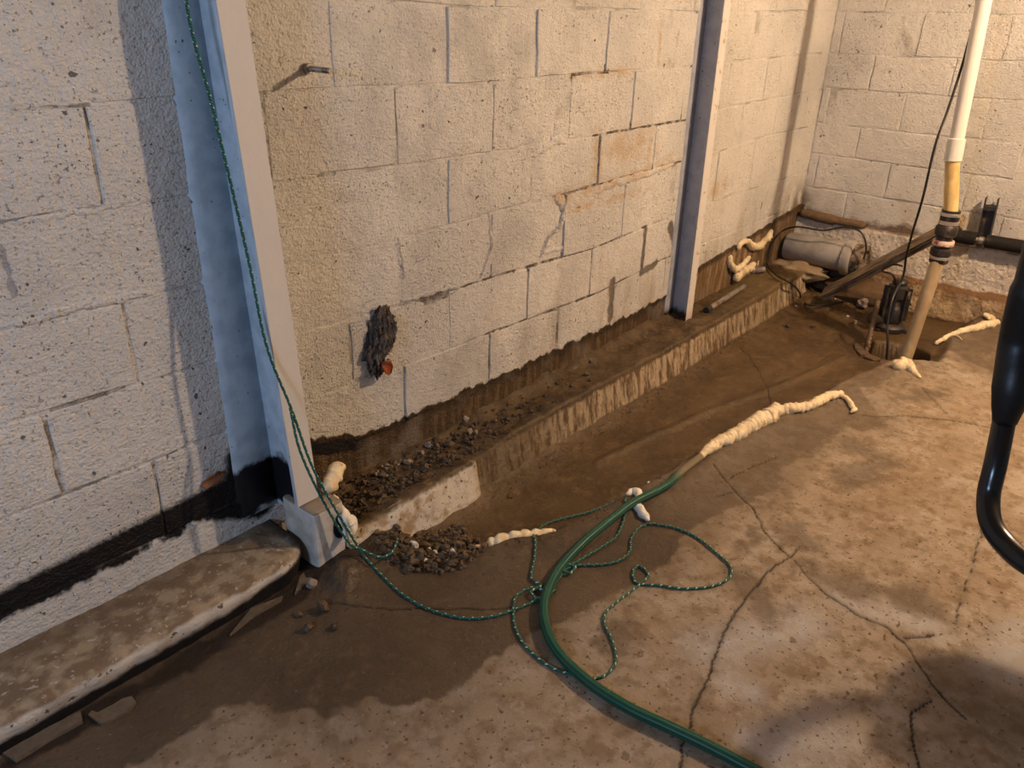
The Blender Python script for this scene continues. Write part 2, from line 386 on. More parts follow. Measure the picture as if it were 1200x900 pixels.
wb = box('wall_back', (XB - .0012, YEND, -.55), (XB + .15, .0, TOP), M_MORTAR); tag(wb, 'white painted concrete block wall at the back', None, None, 'structure')
fb = lambda u, d, z: (XB - d, -u, z)
for r in range(len(BZ) - 1):
    off = .055 if r % 2 else .255
    js = [off + i * .40 for i in range(0, 9)]; js = [j for j in js if .01 < j < -YEND - .1]
    for a, b in zip([0.004] + js, js + [-YEND]):
        if b - a < .04: continue
        sd += 1; make_block('concrete_block', fb, wb, M_BLOCK, a, b, (lambda x, r=r: BZ[r] + .004 * math.sin(3 * x + r)), (lambda x, r=r: BZ[r + 1] + .004 * math.sin(3 * x + r + 1)), sd)

# lumps and smears of mortar standing proud of the joints
def smear(pts, rad, seed):
    P_ = catmull([(x_, -.001, z_) for x_, z_ in pts], 14); rr = np.interp(np.arange(len(P_)) / 14, range(len(rad)), rad)
    P_ = [q + Vector((mnoise.noise(q * 40 + Vector((seed, 0, 0))), 0, mnoise.noise(q * 40 + Vector((0, 0, seed))))) * .010 for q in P_]
    v, f, _ = tube_data(P_, lambda i, s_, a: rr[i] * (1 + .6 * mnoise.noise((P_[i].x * 60, math.cos(a) * .8, P_[i].z * 60 + seed))) * min(1, .2 + min(i, len(P_) - 1 - i) / 5), 10)
    v = [Vector((q.x, (q.y + .001) * .42 - .001, q.z)) for q in v]
    o = mesh_obj('mortar_smear', v, f, M_BLOCK, wl, True)
for i, (pp, rr) in enumerate((([(1.376, 0.557), (1.458, 0.565), (1.527, 0.592), (1.576, 0.601), (1.628, 0.576)], (.006, .010, .018, .016, .006)), ([(1.558, 0.389), (1.593, 0.396), (1.623, 0.348), (1.607, 0.301), (1.553, 0.267), (1.511, 0.212)], (.008, .022, .018, .016, .014, .008)),
        ([(1.594, 0.384), (1.783, 0.381), (1.957, 0.402), (2.147, 0.405), (2.426, 0.420)], (.010, .014, .018, .016, .012)), ([(1.199, 0.399), (1.217, 0.331), (1.219, 0.259), (1.185, 0.202), (1.143, 0.194)], (.006, .012, .012, .012, .006)), ([(0.798, 0.421), (0.814, 0.342), (0.836, 0.280)], (.006, .010, .006)),
        ([(0.815, 0.205), (0.922, 0.200), (1.057, 0.196), (1.181, 0.191)], (.006, .010, .010, .006)), ([(0.376, 0.616), (0.462, 0.613), (0.580, 0.608)], (.004, .008, .004)), ([(-0.148, 0.813), (-0.058, 0.817), (0.024, 0.811)], (.003, .006, .004)), ([(-0.194, 0.609), (-0.102, 0.609), (-0.019, 0.609), (0.129, 0.611)], (.004, .008, .008, .004)),
        ([(-0.140, 0.427), (-0.021, 0.415), (0.096, 0.418)], (.006, .012, .008)), ([(-0.239, 0.414), (-0.143, 0.417), (-0.037, 0.423)], (.006, .012, .008)), ([(2.852, 0.195), (2.986, 0.208), (3.077, 0.220)], (.008, .018, .010)), ([(0.417, 0.208), (0.557, 0.190), (0.687, 0.193)], (.006, .010, .006)),
        ([(1.337, 0.205), (1.456, 0.211), (1.583, 0.210), (1.804, 0.207)], (.005, .009, .009, .005)), ([(3.511, -0.026), (3.539, 0.049), (3.562, 0.107)], (.006, .012, .006)))):
    smear(pp, rr, i * 3.7)

# ---------------------------------------------------------------- floor
EDGE = [(0.617, -0.443), (0.741, -0.512), (0.863, -0.575), (1.039, -0.608), (1.192, -0.636), (1.361, -0.664), (1.550, -0.691), (1.774, -0.713), (2.021, -0.755), (2.287, -0.805), (2.595, -0.874), (2.950, -0.948)]
MUDP = [(0.502, -0.274), (0.499, -0.408), (0.602, -0.457), (0.762, -0.495), (0.886, -0.559), (1.219, -0.621), (1.582, -0.677), (2.060, -0.742), (2.643, -0.862), (3.002, -0.938), (3.066, -1.105), (3.479, -1.065), (3.976, -1.099), (4.016, -1.289), (4.888, -1.149)] + [(4.2, -.5), (4.2, -.10), (.60, -.10), (.56, -.22)]
WETP = [(-0.460, -0.344), (-0.322, -0.407), (-0.243, -0.396), (-0.182, -0.399), (-0.120, -0.425), (-0.055, -0.464), (-0.068, -0.507), (-0.008, -0.547), (0.032, -0.600), (0.079, -0.592), (0.107, -0.613), (0.122, -0.652), (0.152, -0.703), (0.232, -0.731), (0.312, -0.764), (0.390, -0.749), (0.423, -0.753), (0.464, -0.769), (0.536, -0.793), (0.664, -0.834), (0.751, -0.843), (0.849, -0.881), (0.925, -0.879), (1.026, -0.882), (1.096, -0.863), (1.253, -0.875), (1.399, -0.919), (1.551, -0.954), (1.707, -0.934), (1.894, -0.984), (2.110, -0.986), (2.268, -1.078), (2.451, -0.983), (2.532, -0.930), (2.865, -1.008), (3.329, -1.056), (3.197, -1.214), (3.116, -1.333), (3.088, -1.433), (4.809, -1.156), (4.434, 0.005), (1.797, 0.360), (0.616, 0.181), (-0.370, 0.143), (-0.734, -0.025)]
def in_px(l): return l
CRACKS = [([(2.804, -0.265), (2.733, -0.350), (2.582, -0.472), (2.455, -0.555), (2.343, -0.626), (2.198, -0.694)], .0028),
 ([(1.555, -0.740), (1.466, -0.844), (1.381, -0.970), (1.321, -1.019), (1.267, -1.075), (1.233, -1.140)], .0022),
 ([(1.228, -1.135), (1.100, -1.121), (0.960, -1.122), (0.843, -1.135), (0.782, -1.141), (0.667, -1.172), (0.528, -1.201), (0.404, -1.242), (0.317, -1.276)], .0026),
 ([(1.230, -1.154), (1.149, -1.258), (1.128, -1.323), (1.115, -1.382), (1.116, -1.446), (1.077, -1.502), (1.032, -1.549), (0.993, -1.578), (0.930, -1.665)], .0022),
 ([(2.290, -1.007), (2.413, -1.132), (2.490, -1.269), (2.540, -1.438)], .0026), ([(2.734, -1.112), (2.547, -1.256)], .0018),
 ([(1.761, -1.534), (1.556, -1.553), (1.258, -1.574)], .0018), ([(0.940, -1.595), (0.874, -1.572), (0.825, -1.580), (0.780, -1.597), (0.710, -1.629)], .0024),
 ([(1.515, -0.820), (1.627, -0.845), (1.761, -0.881)], .0018), ([(1.377, -0.836), (1.447, -0.877)], .0018), ([(1.233, -1.140), (1.301, -1.144)], .0016), ([(1.106, -1.490), (1.173, -1.544)], .0022),
 ([(2.893, -0.629), (3.040, -0.630), (3.079, -0.719)], .0022), ([(0.226, -0.311), (0.304, -0.419), (0.477, -0.616), (0.538, -0.680)], .0018)]
RIDGE = [(1.393, -0.373), (1.686, -0.410), (2.044, -0.479), (2.413, -0.577), (2.727, -0.646), (3.014, -0.704)]
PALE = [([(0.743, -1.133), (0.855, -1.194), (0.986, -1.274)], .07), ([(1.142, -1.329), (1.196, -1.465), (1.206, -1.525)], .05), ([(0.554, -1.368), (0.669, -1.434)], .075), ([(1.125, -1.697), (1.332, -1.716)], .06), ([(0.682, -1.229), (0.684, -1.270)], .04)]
DAMP = [([(1.046, -1.032), (1.025, -1.117), (0.958, -1.194)], .05), ([(1.352, -1.106), (1.323, -1.169)], .05), ([(0.641, -0.927), (0.600, -0.934)], .035), ([(1.270, -1.033), (1.205, -1.036)], .025), ([(1.268, -1.446), (1.256, -1.534)], .05),
        ([(2.042, -1.056), (1.998, -1.188), (1.799, -1.136)], .07), ([(1.227, -1.180), (1.227, -1.347)], .05), ([(1.014, -1.610), (1.006, -1.753)], .10), ([(2.528, -1.067), (2.739, -1.178)],.05), ([(0.777, -1.104), (0.743, -1.133)],.03)]
BLACK = [([(0.295, -0.169), (0.355, -0.204), (0.444, -0.225)], .045), ([(-1.3, -.226), (.18, -.226), (.27, -.20)], .030)]
PIT = (3.22, -.875); PR = (.165, .165)
SUMPZ = -.43
def height(x, y):
    base = -.40 + fbm(x, y, 1.3, 3) * .012 + fbm(x, y, 14, 4) * .0035
    n = fbm(x + 3, y, 5, 4)
    m = poly_sd(x + n * .05, y + n * .05, MUDP)
    tr = sstep(-.012, .055, m) * sstep(.40, .62, x)
    dep = .055 + .022 * sstep(.05, .2, m)
    rr = seg_dist(x, y, RIDGE)
    base = base - tr * dep + tr * (fbm(x, y, 7, 4) * .014)
    base = base + .010 * np.exp(-(rr / .018) ** 2) + .004 * np.exp(-(rr / .05) ** 2)
    # broken lip of the slab
    e = seg_dist(x, y, EDGE); base = base + np.exp(-((e - .035) / .05) ** 2) * (.006 + fbm(x, y, 22, 3) * .016) * (1 - tr)
    # silt against the curb and the ledge
    foot = np.exp(-np.clip(-y - .20, 0, 1) / .045); base = base + foot * (.030 + fbm(x, y, 18, 4) * .03) * sstep(.2, .5, x * 1.0) + .010 * np.exp(-np.clip(-y - .20, 0, 1) / .05) * (x < .5)
    # raised mound at the column foot
    for (cx, cy, r, h) in ((.33, -.265, .05, .035), (.28, -.33, .05, .012), (.42, -.30, .08, .010), (2.75, -1.03, .08, .012), (2.3, -.98, .06, .008), (3.35, -1.22, .07, .018), (3.05, -1.1, .10, .016), (3.75, -.35, .14, .05), (3.9, -.6, .12, .04)):
        d2 = ((x - cx) ** 2 + (y - cy) ** 2) / (r * r); base = base + h * np.exp(-d2) * (1 + 1.2 * fbm(x, y, 30, 4))
    # sump pit
    q = np.hypot((x - PIT[0]) / PR[0], (y - PIT[1]) / PR[1]) + fbm(x, y, 9, 3) * .22
    pit = 1 - sstep(.93, 1.02, q)
    base = base + .010 * np.exp(-((q - 1.15) / .12) ** 2)
    base = base * (1 - pit) + pit * (-.66 + fbm(x, y, 10, 3) * .03)
    for pts, w in CRACKS:
        xw = x + fbm(x, y, 22, 3) * .018; yw = y + fbm(x + 9, y, 22, 3) * .018
        base = base - .006 * (1 - sstep(w * .3, w * 1.3, seg_dist(xw, yw, pts)))
    return base
def H(x, y): return float(height(np.array([x]), np.array([y]))[0])
def P3(pts, dz=0): return [(x, y, H(x, y) + dz) for x, y in pts]
def grid(name, xs, ys, zf, mat, flip=False):
    X, Y = np.meshgrid(xs, ys, indexing='ij'); Zg = zf(X, Y); nx, ny = X.shape
    co = np.stack([X, Y, Zg], -1).reshape(-1, 3).astype(np.float32)
    idx = np.arange(nx * ny).reshape(nx, ny); a = idx[:-1, :-1].ravel(); b = idx[1:, :-1].ravel(); c = idx[1:, 1:].ravel(); d = idx[:-1, 1:].ravel()
    q = np.stack([a, b, c, d] if not flip else [a, d, c, b], -1).astype(np.int32)
    me = bpy.data.meshes.new(name); me.vertices.add(len(co)); me.vertices.foreach_set('co', co.ravel())
    me.loops.add(q.size); me.loops.foreach_set('vertex_index', q.ravel()); me.polygons.add(len(q))
    me.polygons.foreach_set('loop_start', np.arange(0, q.size, 4, dtype=np.int32)); me.polygons.foreach_set('loop_total', np.full(len(q), 4, dtype=np.int32))
    me.polygons.foreach_set('use_smooth', np.ones(len(q), bool)); me.update(calc_edges=True); me.validate()
    me.materials.append(mat); o = bpy.data.objects.new(name, me); link(o)
    return o, X, Y
def set_attr(o, name, arr):
    a = o.data.color_attributes.new(name, 'FLOAT_COLOR', 'POINT'); a.data.foreach_set('color', arr.reshape(-1, 4).astype(np.float32).ravel())
def floor_material():
    k = NT('wet_concrete', .8, .4)
    at = k.n.new('ShaderNodeAttribute'); at.attribute_name = 'soil'; sp = k.n.new('ShaderNodeSeparateColor'); k.t.links.new(at.outputs['Color'], sp.inputs[0])
    wet, crack_dark, pale = sp.outputs; mud = at.outputs['Alpha']
    n1 = k.noise(4, 5); n2 = k.noise(26, 5); n3 = k.noise(130, 3)
    dry = k.mix(k.ss(n1, .35, .65), (.285, .232, .172), (.225, .170, .115))
    dry = k.mix(k.mul(k.ss(n2, .42, .66), .75), dry, (.165, .112, .066))
    dry = k.mix(k.mul(k.ss(k.noise(11, 6, rough=.7), .52, .62), .45), dry, (.36, .315, .26))
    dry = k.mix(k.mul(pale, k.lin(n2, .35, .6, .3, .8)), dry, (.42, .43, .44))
    wetc = k.mix(k.ss(n1, .35, .65), (.078, .053, .031), (.054, .036, .021)); wetc = k.mix(k.mul(k.ss(n2, .5, .75), .7), wetc, (.105, .070, .042))
    mudc = k.mix(k.ss(n1, .35, .65), (.092, .056, .024), (.060, .036, .015)); mudc = k.mix(k.mul(k.ss(n2, .5, .72), .6), mudc, (.145, .092, .042))
    c = k.mix(wet, dry, wetc); c = k.mix(mud, c, mudc)
    # crumbs and specks
    sp1 = k.ss(k.noise(85, 3, rough=.5), .645, .68); sp2 = k.ss(k.noise(30, 3, rough=.5), .67, .71)
    c = k.mix(k.mul(k.mx(sp1, k.mul(sp2, .7)), .75), c, (.065, .038, .02))
    sp3 = k.ss(k.noise(95, 2, rough=.4, vec=k.vm('ADD', k.pos, (7, 3, 1))), .71, .74)
    c = k.mix(k.mul(sp3, k.lin(k.mx(wet, mud), 0, 1, .5, .15)), c, (.45, .38, .28))
    c = k.mix(crack_dark, c, (.022, .014, .009))
    rough = k.math('ADD', k.mul(k.inv(k.mx(wet, mud)), .38), k.lin(n2, .3, .7, .42, .62))
    h = k.math('ADD', k.mul(n3, 1.0), k.math('ADD', k.mul(n2, 2.2), k.mul(sp1, .8)))
    k.put(k.b.inputs['Specular IOR Level'], k.lin(k.mx(wet, mud), 0, 1, .22, .32))
    return k.done(c, rough, k.bump(h, .003, .8))
M_FLOOR = floor_material()
xs = np.concatenate([np.arange(-3.5, -1.0, .06), np.arange(-1.0, -.56, .01)]); x = -.56
ext = []
while x < XB + .06: ext.append(x); x += .0042 + max(0, x - .8) * .0018
xs = np.concatenate([xs, ext])
ys = np.concatenate([np.arange(-4.5, -2.2, .06), np.arange(-2.2, -1.85, .012), np.arange(-1.85, .012, .0048)])
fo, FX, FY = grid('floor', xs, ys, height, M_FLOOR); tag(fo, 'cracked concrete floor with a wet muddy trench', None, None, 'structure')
nz = fbm(FX, FY, 9, 4); nz2 = fbm(FX + 4, FY, 30, 3)
wetm = sstep(-.010, .012, poly_sd(FX, FY, WETP) + nz * .07 + nz2 * .045 + .012)
damp = np.zeros_like(FX)
for pts, w in DAMP: damp = np.maximum(damp, .62 * (1 - sstep(w * .1, w * 1.4, seg_dist(FX, FY, pts) + nz * .14 + nz2 * .08)))
edged = sstep(-.14, -.02, poly_sd(FX, FY, WETP) + nz * .16) * .35
fade = 1 - .28 * sstep(1.0, 1.6, FX) * (FY < -.55)
wetm = np.maximum(np.maximum(wetm * .95 * fade, damp), edged)
mudm = sstep(-.01, .03, poly_sd(FX, FY, MUDP) + nz * .10)
crk_dark = np.zeros_like(FX)
xw = FX + fbm(FX, FY, 22, 3) * .018; yw = FY + fbm(FX + 9, FY, 22, 3) * .018
for pts, w in CRACKS:
    d = seg_dist(xw, yw, pts); crk_dark = np.maximum(crk_dark, .95 * (1 - sstep(w * .5, w * 1.5, d)))
    damp2 = .25 * (1 - sstep(w, w * 9, d + nz2 * .02)); wetm = np.maximum(wetm, damp2)
for pts, w in BLACK: crk_dark = np.maximum(crk_dark, .96 * (1 - sstep(w * .6, w * 1.3, seg_dist(FX, FY, pts) + nz * .05 + nz2 * .03)))
qq = np.hypot((FX - PIT[0]) / PR[0], (FY - PIT[1]) / PR[1]); crk_dark = np.maximum(crk_dark, .92 * (1 - sstep(.8, 1.05, qq)))  # pit interior darkened through the same mask
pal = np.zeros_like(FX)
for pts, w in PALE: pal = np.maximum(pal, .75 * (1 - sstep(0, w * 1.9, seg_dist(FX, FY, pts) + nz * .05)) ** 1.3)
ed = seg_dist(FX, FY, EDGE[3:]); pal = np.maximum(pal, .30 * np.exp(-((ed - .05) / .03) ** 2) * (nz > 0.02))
set_attr(fo, 'soil', np.stack([wetm, crk_dark, pal * (1 - wetm), mudm], -1))

# ---------------------------------------------------------------- ledge (left), curb and mud fill (right), back footing
def ledge_material():
    k = NT('ledge_concrete', .85, .25); X, Y, Z = k.xyz(); nz_ = k.n.new('ShaderNodeSeparateXYZ'); k.put(nz_.inputs[0], k.geo.outputs['Normal'])
    n = k.noise(14, 5); top = k.ss(k.math('ADD', Z, k.mul(k.math('SUBTRACT', n, .5), .022)), -.319, -.307)
    front = k.mix(k.ss(n, .4, .65), (.56, .52, .46), (.43, .39, .34))
    front = k.mix(k.ss(k.noise(45, 3), .63, .68), front, (.12, .09, .06))
    dirt = k.mix(k.ss(k.noise(24, 5), .40, .62), (.17, .115, .07), (.30, .235, .155)); dirt = k.mix(k.ss(k.noise(60, 4), .60, .66), dirt, (.38, .33, .27))
    dirt = k.mix(k.mul(k.ss(Y, -.11, -.03), .6), dirt, (.10, .068, .04))
    c = k.mix(top, front, dirt)
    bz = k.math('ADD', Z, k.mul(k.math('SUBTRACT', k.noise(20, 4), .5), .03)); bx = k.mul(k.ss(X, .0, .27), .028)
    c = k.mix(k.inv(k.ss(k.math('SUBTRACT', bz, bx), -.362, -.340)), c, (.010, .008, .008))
    end = k.ss(k.math('ADD', X, k.mul(k.math('SUBTRACT', n, .5), .06)), .235, .275); c = k.mix(k.mul(end, .9), c, (.035, .026, .020))
    h = k.math('ADD', k.mul(n, 1.5), k.noise(110, 3)); return k.done(c, None, k.bump(h, .004, .9))
def curb_material():
    k = NT('muddy_curb', .6, .35); X, Y, Z = k.xyz(); n = k.noise(12, 5); n2 = k.noise(48, 4)
    mudc = k.mix(k.ss(n, .38, .62), (.088, .056, .026), (.050, .031, .014)); mudc = k.mix(k.ss(n2, .55, .72), mudc, (.13, .088, .044))
    mudc = k.mix(k.mul(k.ss(X, 2.8, 3.6), .6), mudc, (.17, .115, .045))
    st = k.noise(38, 4, stretch=(1, 1, .06), rough=.65)
    pal = k.mix(k.ss(k.noise(60, 3), .55, .68), (.50, .39, .26), (.30, .205, .12))
    facec = k.mix(k.ss(st, .42, .62), pal, (.115, .070, .034))
    isf = k.mul(k.inv(k.ss(Y, -.186, -.180)), k.inv(k.ss(k.math('ADD', Z, k.mul(k.math('SUBTRACT', k.noise(30, 4), .5), .03)), -.338, -.322)))
    # where the face is clean: near segment and from the middle on
    amt = k.ramp(k.math('MULTIPLY', X, .25, clamp=True), [(0, 1), (.20, 1), (.233, .95), (.24, .22), (.31, .25), (.37, .62), (.60, .7), (.72, .55), (.84, .45), (.87, .95), (1, .9)])
    near = k.inv(k.ss(X, .90, .96))
    nearc = k.mix(k.ss(k.noise(20, 5), .45, .62), (.60, .54, .45), (.36, .26, .16)); nearc = k.mix(k.ss(k.noise(70, 2), .64, .68), nearc, (.10, .07, .04))
    facec = k.mix(near, facec, nearc)
    foot = k.ss(k.math('ADD', Z, k.mul(k.math('SUBTRACT', n, .5), .05)), -.455, -.435)
    c = k.mix(k.mul(k.mul(isf, amt), k.mx(foot, near)), mudc, facec)
    h = k.math('ADD', k.mul(n, 2), k.mul(n2, 1.2)); h = k.math('ADD', h, k.mul(k.noise(150, 2), .3))
    return k.done(c, k.lin(n2, .3, .7, .45, .8), k.bump(h, .004, .8))
def sweep(name, x0, x1, step, prof, mat, parent=None):
    """prof(x)-> list of (y,z)"""
    xs_ = np.arange(x0, x1, step); V = []; F = []; n = None
    for x_ in xs_:
        p = prof(x_); n = len(p); V += [(q[2] if len(q) > 2 else x_, q[0], q[1]) for q in p]
    for i in range(len(xs_) - 1):
        for j in range(n - 1): F.append((i * n + j, (i + 1) * n + j, (i + 1) * n + j + 1, i * n + j + 1))
    F.append(tuple(range(n))); F.append(tuple((len(xs_) - 1) * n + j for j in range(n - 1, -1, -1)))
    return mesh_obj(name, V, F, mat, parent, True)
def nz3(x, y, z, s): return mnoise.noise((x * s, y * s, z * s))
def prof_left(x):
    out = []; e = max(0, (x - .16) / .13); rd = .10 * (1 - math.sqrt(max(0, 1 - e * e))) if e < 1 else .10
    yf = -.203 + rd * .9; pts = [(0.0, -.298)] + [(yf * t / 14, -.300) for t in range(1, 14)] + [(yf - .000, -.306), (yf - .004, -.314), (yf - .006, -.325)] + [(yf - .006 + .004 * t, -.325 - .013 * t) for t in range(1, 9)]
    for y, z in pts:
        a = nz3(x, y, z, 9) * .004 + nz3(x, y, z, 35) * .0025; ledge = nz3(x, 3, z, 22) * .004
        out.append((y + ledge * (1 if y < -.15 else 0), z + a - (.012 * e if e < 1 else .012) * (abs(y) / .2)))
    return out
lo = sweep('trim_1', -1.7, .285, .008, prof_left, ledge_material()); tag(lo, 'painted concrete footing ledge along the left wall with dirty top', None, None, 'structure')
def interp(x, P): return float(np.interp(x, [p[0] for p in P], [p[1] for p in P]))
def prof_curb(x):
    yf = -.198 if x < .935 else interp(x, [(.935, -.180), (1.3, -.178), (2.2, -.196), (3.3, -.200), (3.34, -.190), (3.8, -.200)])
    zt = interp(x, [(.3, -.325), (.9, -.318), (.94, -.330), (1.2, -.312), (2.4, -.305), (3.8, -.305)])
    bank = interp(x, [(.3, 0), (.6, .012), (1.2, .016), (2.3, .028), (2.62, .012), (2.8, 0)])
    mid = interp(x, [(.3, -.02), (.6, -.01), (1.5, -.008), (2.5, 0)])
    pts = []
    for t in range(0, 17):
        y = yf * t / 16; f = math.exp(-(abs(y) / .028) ** 2); m = math.sin(math.pi * t / 16)
        pts.append((y, zt + bank * f * (1 + .8 * nz3(x, 0, 1, 8)) + m * mid + nz3(x, y, 0, 14) * .010 * (1 if x < 2.7 else .5) + nz3(x, y, 0, 45) * .006))
    pts += [(yf - .004, zt - .008), (yf - .006, zt - .018)]
    for t in range(1, 12): pts.append((yf - .006 - .003 * t - .0015 * nz3(x, 2, t, 10), zt - .018 - .0145 * t))
    return [(y + (nz3(x, 5, z, 18) * .003 + nz3(x, 5, z, 50) * .0015 if y < -.1 else 0), z) for y, z in pts]
cu = sweep('trim_2', .40, 3.76, .009, prof_curb, curb_material()); tag(cu, 'mud covered concrete curb with streaked front face along the wall foot', None, None, 'structure')
def back_material():
    k = NT('rough_footing', .85, .25); X, Y, Z = k.xyz(); n = k.noise(10, 5); n2 = k.noise(55, 4)
    w = k.mix(k.ss(n2, .42, .68), (.56, .50, .43), (.46, .40, .33)); w = k.mix(k.ss(k.noise(40, 3), .63, .70), w, (.22, .17, .12))
    lowc = k.mix(k.ss(n, .4, .6), (.42, .31, .19), (.26, .175, .095)); 
    lz = k.math('ADD', Z, k.mul(k.math('SUBTRACT', n, .5), .04))
    c = k.mix(k.ss(lz, -.312, -.292), lowc, w)
    c = k.mix(k.mul(k.ss(lz, -.325, -.31), k.inv(k.ss(lz, -.30, -.285))), c, (.16, .09, .045))
    c = k.mix(k.ss(lz, -.085, -.065), c, (.11, .068, .035))
    lf = k.ss(k.math('ADD', Y, k.mul(k.math('SUBTRACT', n, .5), .3)), -.68, -.45); c = k.mix(k.mul(lf, k.inv(k.ss(lz, -.27, -.20))), c, (.085, .05, .025))
    c = k.mix(k.inv(k.ss(lz, -.475, -.455)), c, (.07, .04, .018))
    return k.done(c, None, k.bump(k.math('ADD', k.mul(n2, 2), k.mul(k.noise(25, 3), 2)), .006, 1))
def prof_back():
    V = []; F = []; ysb = np.arange(0, -3.2, -.012); n = 0
    for y in ysb:
        p = []
        for t in range(0, 8): p.append((XB + .01 - .045 * t / 7, -.070 - .003 * t / 7))
        for t in range(1, 16): p.append((XB - .037 - .010 * t / 15, -.076 - .222 * t / 15))
        for t in range(1, 8): p.append((XB - .050 - .050 * t / 7, -.302 - .004 * t / 7))
        for t in range(1, 15): p.append((XB - .102 - .02 * t / 15, -.308 - .19 * t / 14))
        n = len(p)
        for x_, z in p: 
            V.append((x_ + nz3(y, z, 1, 9) * .012 + nz3(y, z, 1, 40) * .006, y, z + nz3(y, x_, 4, 8) * .008))
    for i in range(len(ysb) - 1):
        for j in range(n - 1): F.append((i * n + j, i * n + j + 1, (i + 1) * n + j + 1, (i + 1) * n + j))
    return mesh_obj('trim_3', V, F, back_material(), None, True)
tb = prof_back(); tag(tb, 'rough painted footing under the back wall', None, None, 'structure')
# ceiling
M_CEIL = simple('ceiling_board', (.42, .33, .24), .9, .2, 6, .3)
ce = box('ceiling', (-3.5, -4.5, TOP), (XB + .15, .15, TOP + .05), M_CEIL); tag(ce, 'plain board ceiling above the basement', None, None, 'structure')

# ---------------------------------------------------------------- steel columns
def tinted_side_material(name, blk):
    k = NT(name, .5, .4); X, Y, Z = k.xyz(); n = k.noise(20, 5)
    c = k.mix(k.ss(n, .4, .65), (.48, .57, .64), (.38, .46, .53)) if blk else k.mix(k.ss(n, .4, .65), (.36, .37, .41), (.30, .31, .35)); c = k.mix(k.ss(k.noise(70, 2), .70, .73), c, (.10, .07, .05))  # bluish paint deepened by cool daylight and shade put into the side colour
    if blk:
        z = k.math('ADD', Z, k.mul(k.math('SUBTRACT', k.noise(18, 3), .5), .10)); m = k.mul(k.inv(k.ss(z, -.115, -.09)), k.ss(z, -.262, -.245))
        m = k.mul(m, k.ss(Y, -.137, -.128)); c = k.mix(m, c, (.008, .008, .012))
    else:
        z = k.math('ADD', Z, k.mul(k.math('SUBTRACT', n, .5), .05)); c = k.mix(k.mul(k.inv(k.ss(z, -.275, -.245)), k.ss(Y, -.104, -.098)), c, (.028, .018, .010))
    return k.done(c, None, k.bump(k.noise(45, 4), .0015, .7))
def front_material(name, blk):
    k = NT(name, .6, .35); X, Y, Z = k.xyz(); c = k.mix(k.noise(12, 4), (.58, .55, .51), (.66, .62, .57))  # warm white, the lamplit counterpart of the tinted sides
    if not blk: c = k.mix(k.ss(k.noise(30, 5), .58, .66), c, (.42, .34, .24)); c = k.mix(k.mul(k.inv(k.ss(Z, -.33, -.22)), .55), c, (.30, .2, .11))
    return k.done(c, None, k.bump(k.noise(50, 3), .001, .6))
def prism(name, bot, top, mat, parent, bev=0):
    """bot/top: 4 xy corners each with z"""
    V = list(bot) + list(top); n = len(bot)
    F = [tuple(range(n - 1, -1, -1)), tuple(range(n, 2 * n))] + [(i, (i + 1) % n, n + (i + 1) % n, n + i) for i in range(n)]
    return mesh_obj(name, V, F, mat, parent)
def rect(x0, x1, y0, y1, z): return [(x0, y0, z), (x1, y0, z), (x1, y1, z), (x0, y1, z)]
def steel_column(name, label, xb, yb, xt, yt, zb, zt, xr, w, blk):
    t = thing(name, label, 'column', (0, 0, 0)); side = tinted_side_material(name + '_paint', blk); fm = front_material(name + '_front', blk)
    prism('front_flange', rect(xb, xb + w, yb, yb + .009, zb), rect(xt, xt + w, yt, yt + .009, zt), fm, t)
    prism('flange_edge', rect(xb - .0015, xb, yb + .001, yb + .011, zb), rect(xt - .0015, xt, yt + .001, yt + .011, zt), side, t)
    mb, mt = xb + w / 2, xt + w / 2
    prism('web', rect(mb - .004, mb + .004, yb + .009, -.006, zb - .06 * blk), rect(mt - .004, mt + .004, yt + .009, -.006, zt), side, t)
    bm = bmesh.new(); n = 60
    prev = None
    for i in range(n + 1):
        f = i / n; z = zb - .06 * blk + (zt - zb + .06 * blk) * f; xx = xr[0] + (xr[1] - xr[0]) * f; j = nz3(0, 3, z, 12) * .006
        vs_ = [bm.verts.new(p) for p in ((xx - .012 + j, .001, z), (xx + j * .5, -.012, z), (xx + .016, -.013, z), (max(xx + w, xb + (xt - xb) * f + w * .6), -.013, z), (max(xx + w, xb + (xt - xb) * f + w * .6) + .002, .001, z))]
        if prev:
            for a in range(4): bm.faces.new((prev[a], prev[a + 1], vs_[a + 1], vs_[a]))
        prev = vs_
    bm_obj('rear_flange', bm, side, t, True)
    return t
steel_column('steel_column', 'painted steel beam column nearest the camera, sides tinted by cool daylight, green rope in front', .287, -.150, .2045, -.100, -.200, TOP, (.205, .190), .066, 1)
steel_column('steel_column', 'painted steel beam column standing on the muddy curb, shade toned into its sides', 2.520, -.100, 2.500, -.100, -.305, TOP, (2.495, 2.492), .060, 0)
M_PAD = NT('pad_paint', .8, .25)
def pad_mat():
    k = M_PAD; X, Y, Z = k.xyz(); n = k.noise(18, 4); c = k.mix(k.ss(n, .4, .65), (.56, .53, .48), (.42, .38, .33))
    c = k.mix(k.ss(k.math('ADD', Z, k.mul(n, .006)), -.213, -.209), c, (.27, .22, .16))
    f = k.math('ADD', k.mul(k.inv(k.ss(k.vm('LENGTH', k.vm('MULTIPLY', k.vm('SUBTRACT', k.pos, (.385, -.2, -.285)), (1, .6, .8)), out=1), .02, .055)), 1.1), k.mul(k.inv(k.ss(Z, -.39, -.345)), .7)); f = k.math('ADD', f, k.mul(k.math('SUBTRACT', k.noise(30, 3), .5), .5))
    c = k.mix(k.ss(f, .65, .9), c, (.010, .008, .008)); return k.done(c, None, k.bump(k.noise(60, 4), .003))
bm = bmesh.new(); box_bm(bm, (.298, -.200, -.42), (.395, -.06, -.208), None, .010)
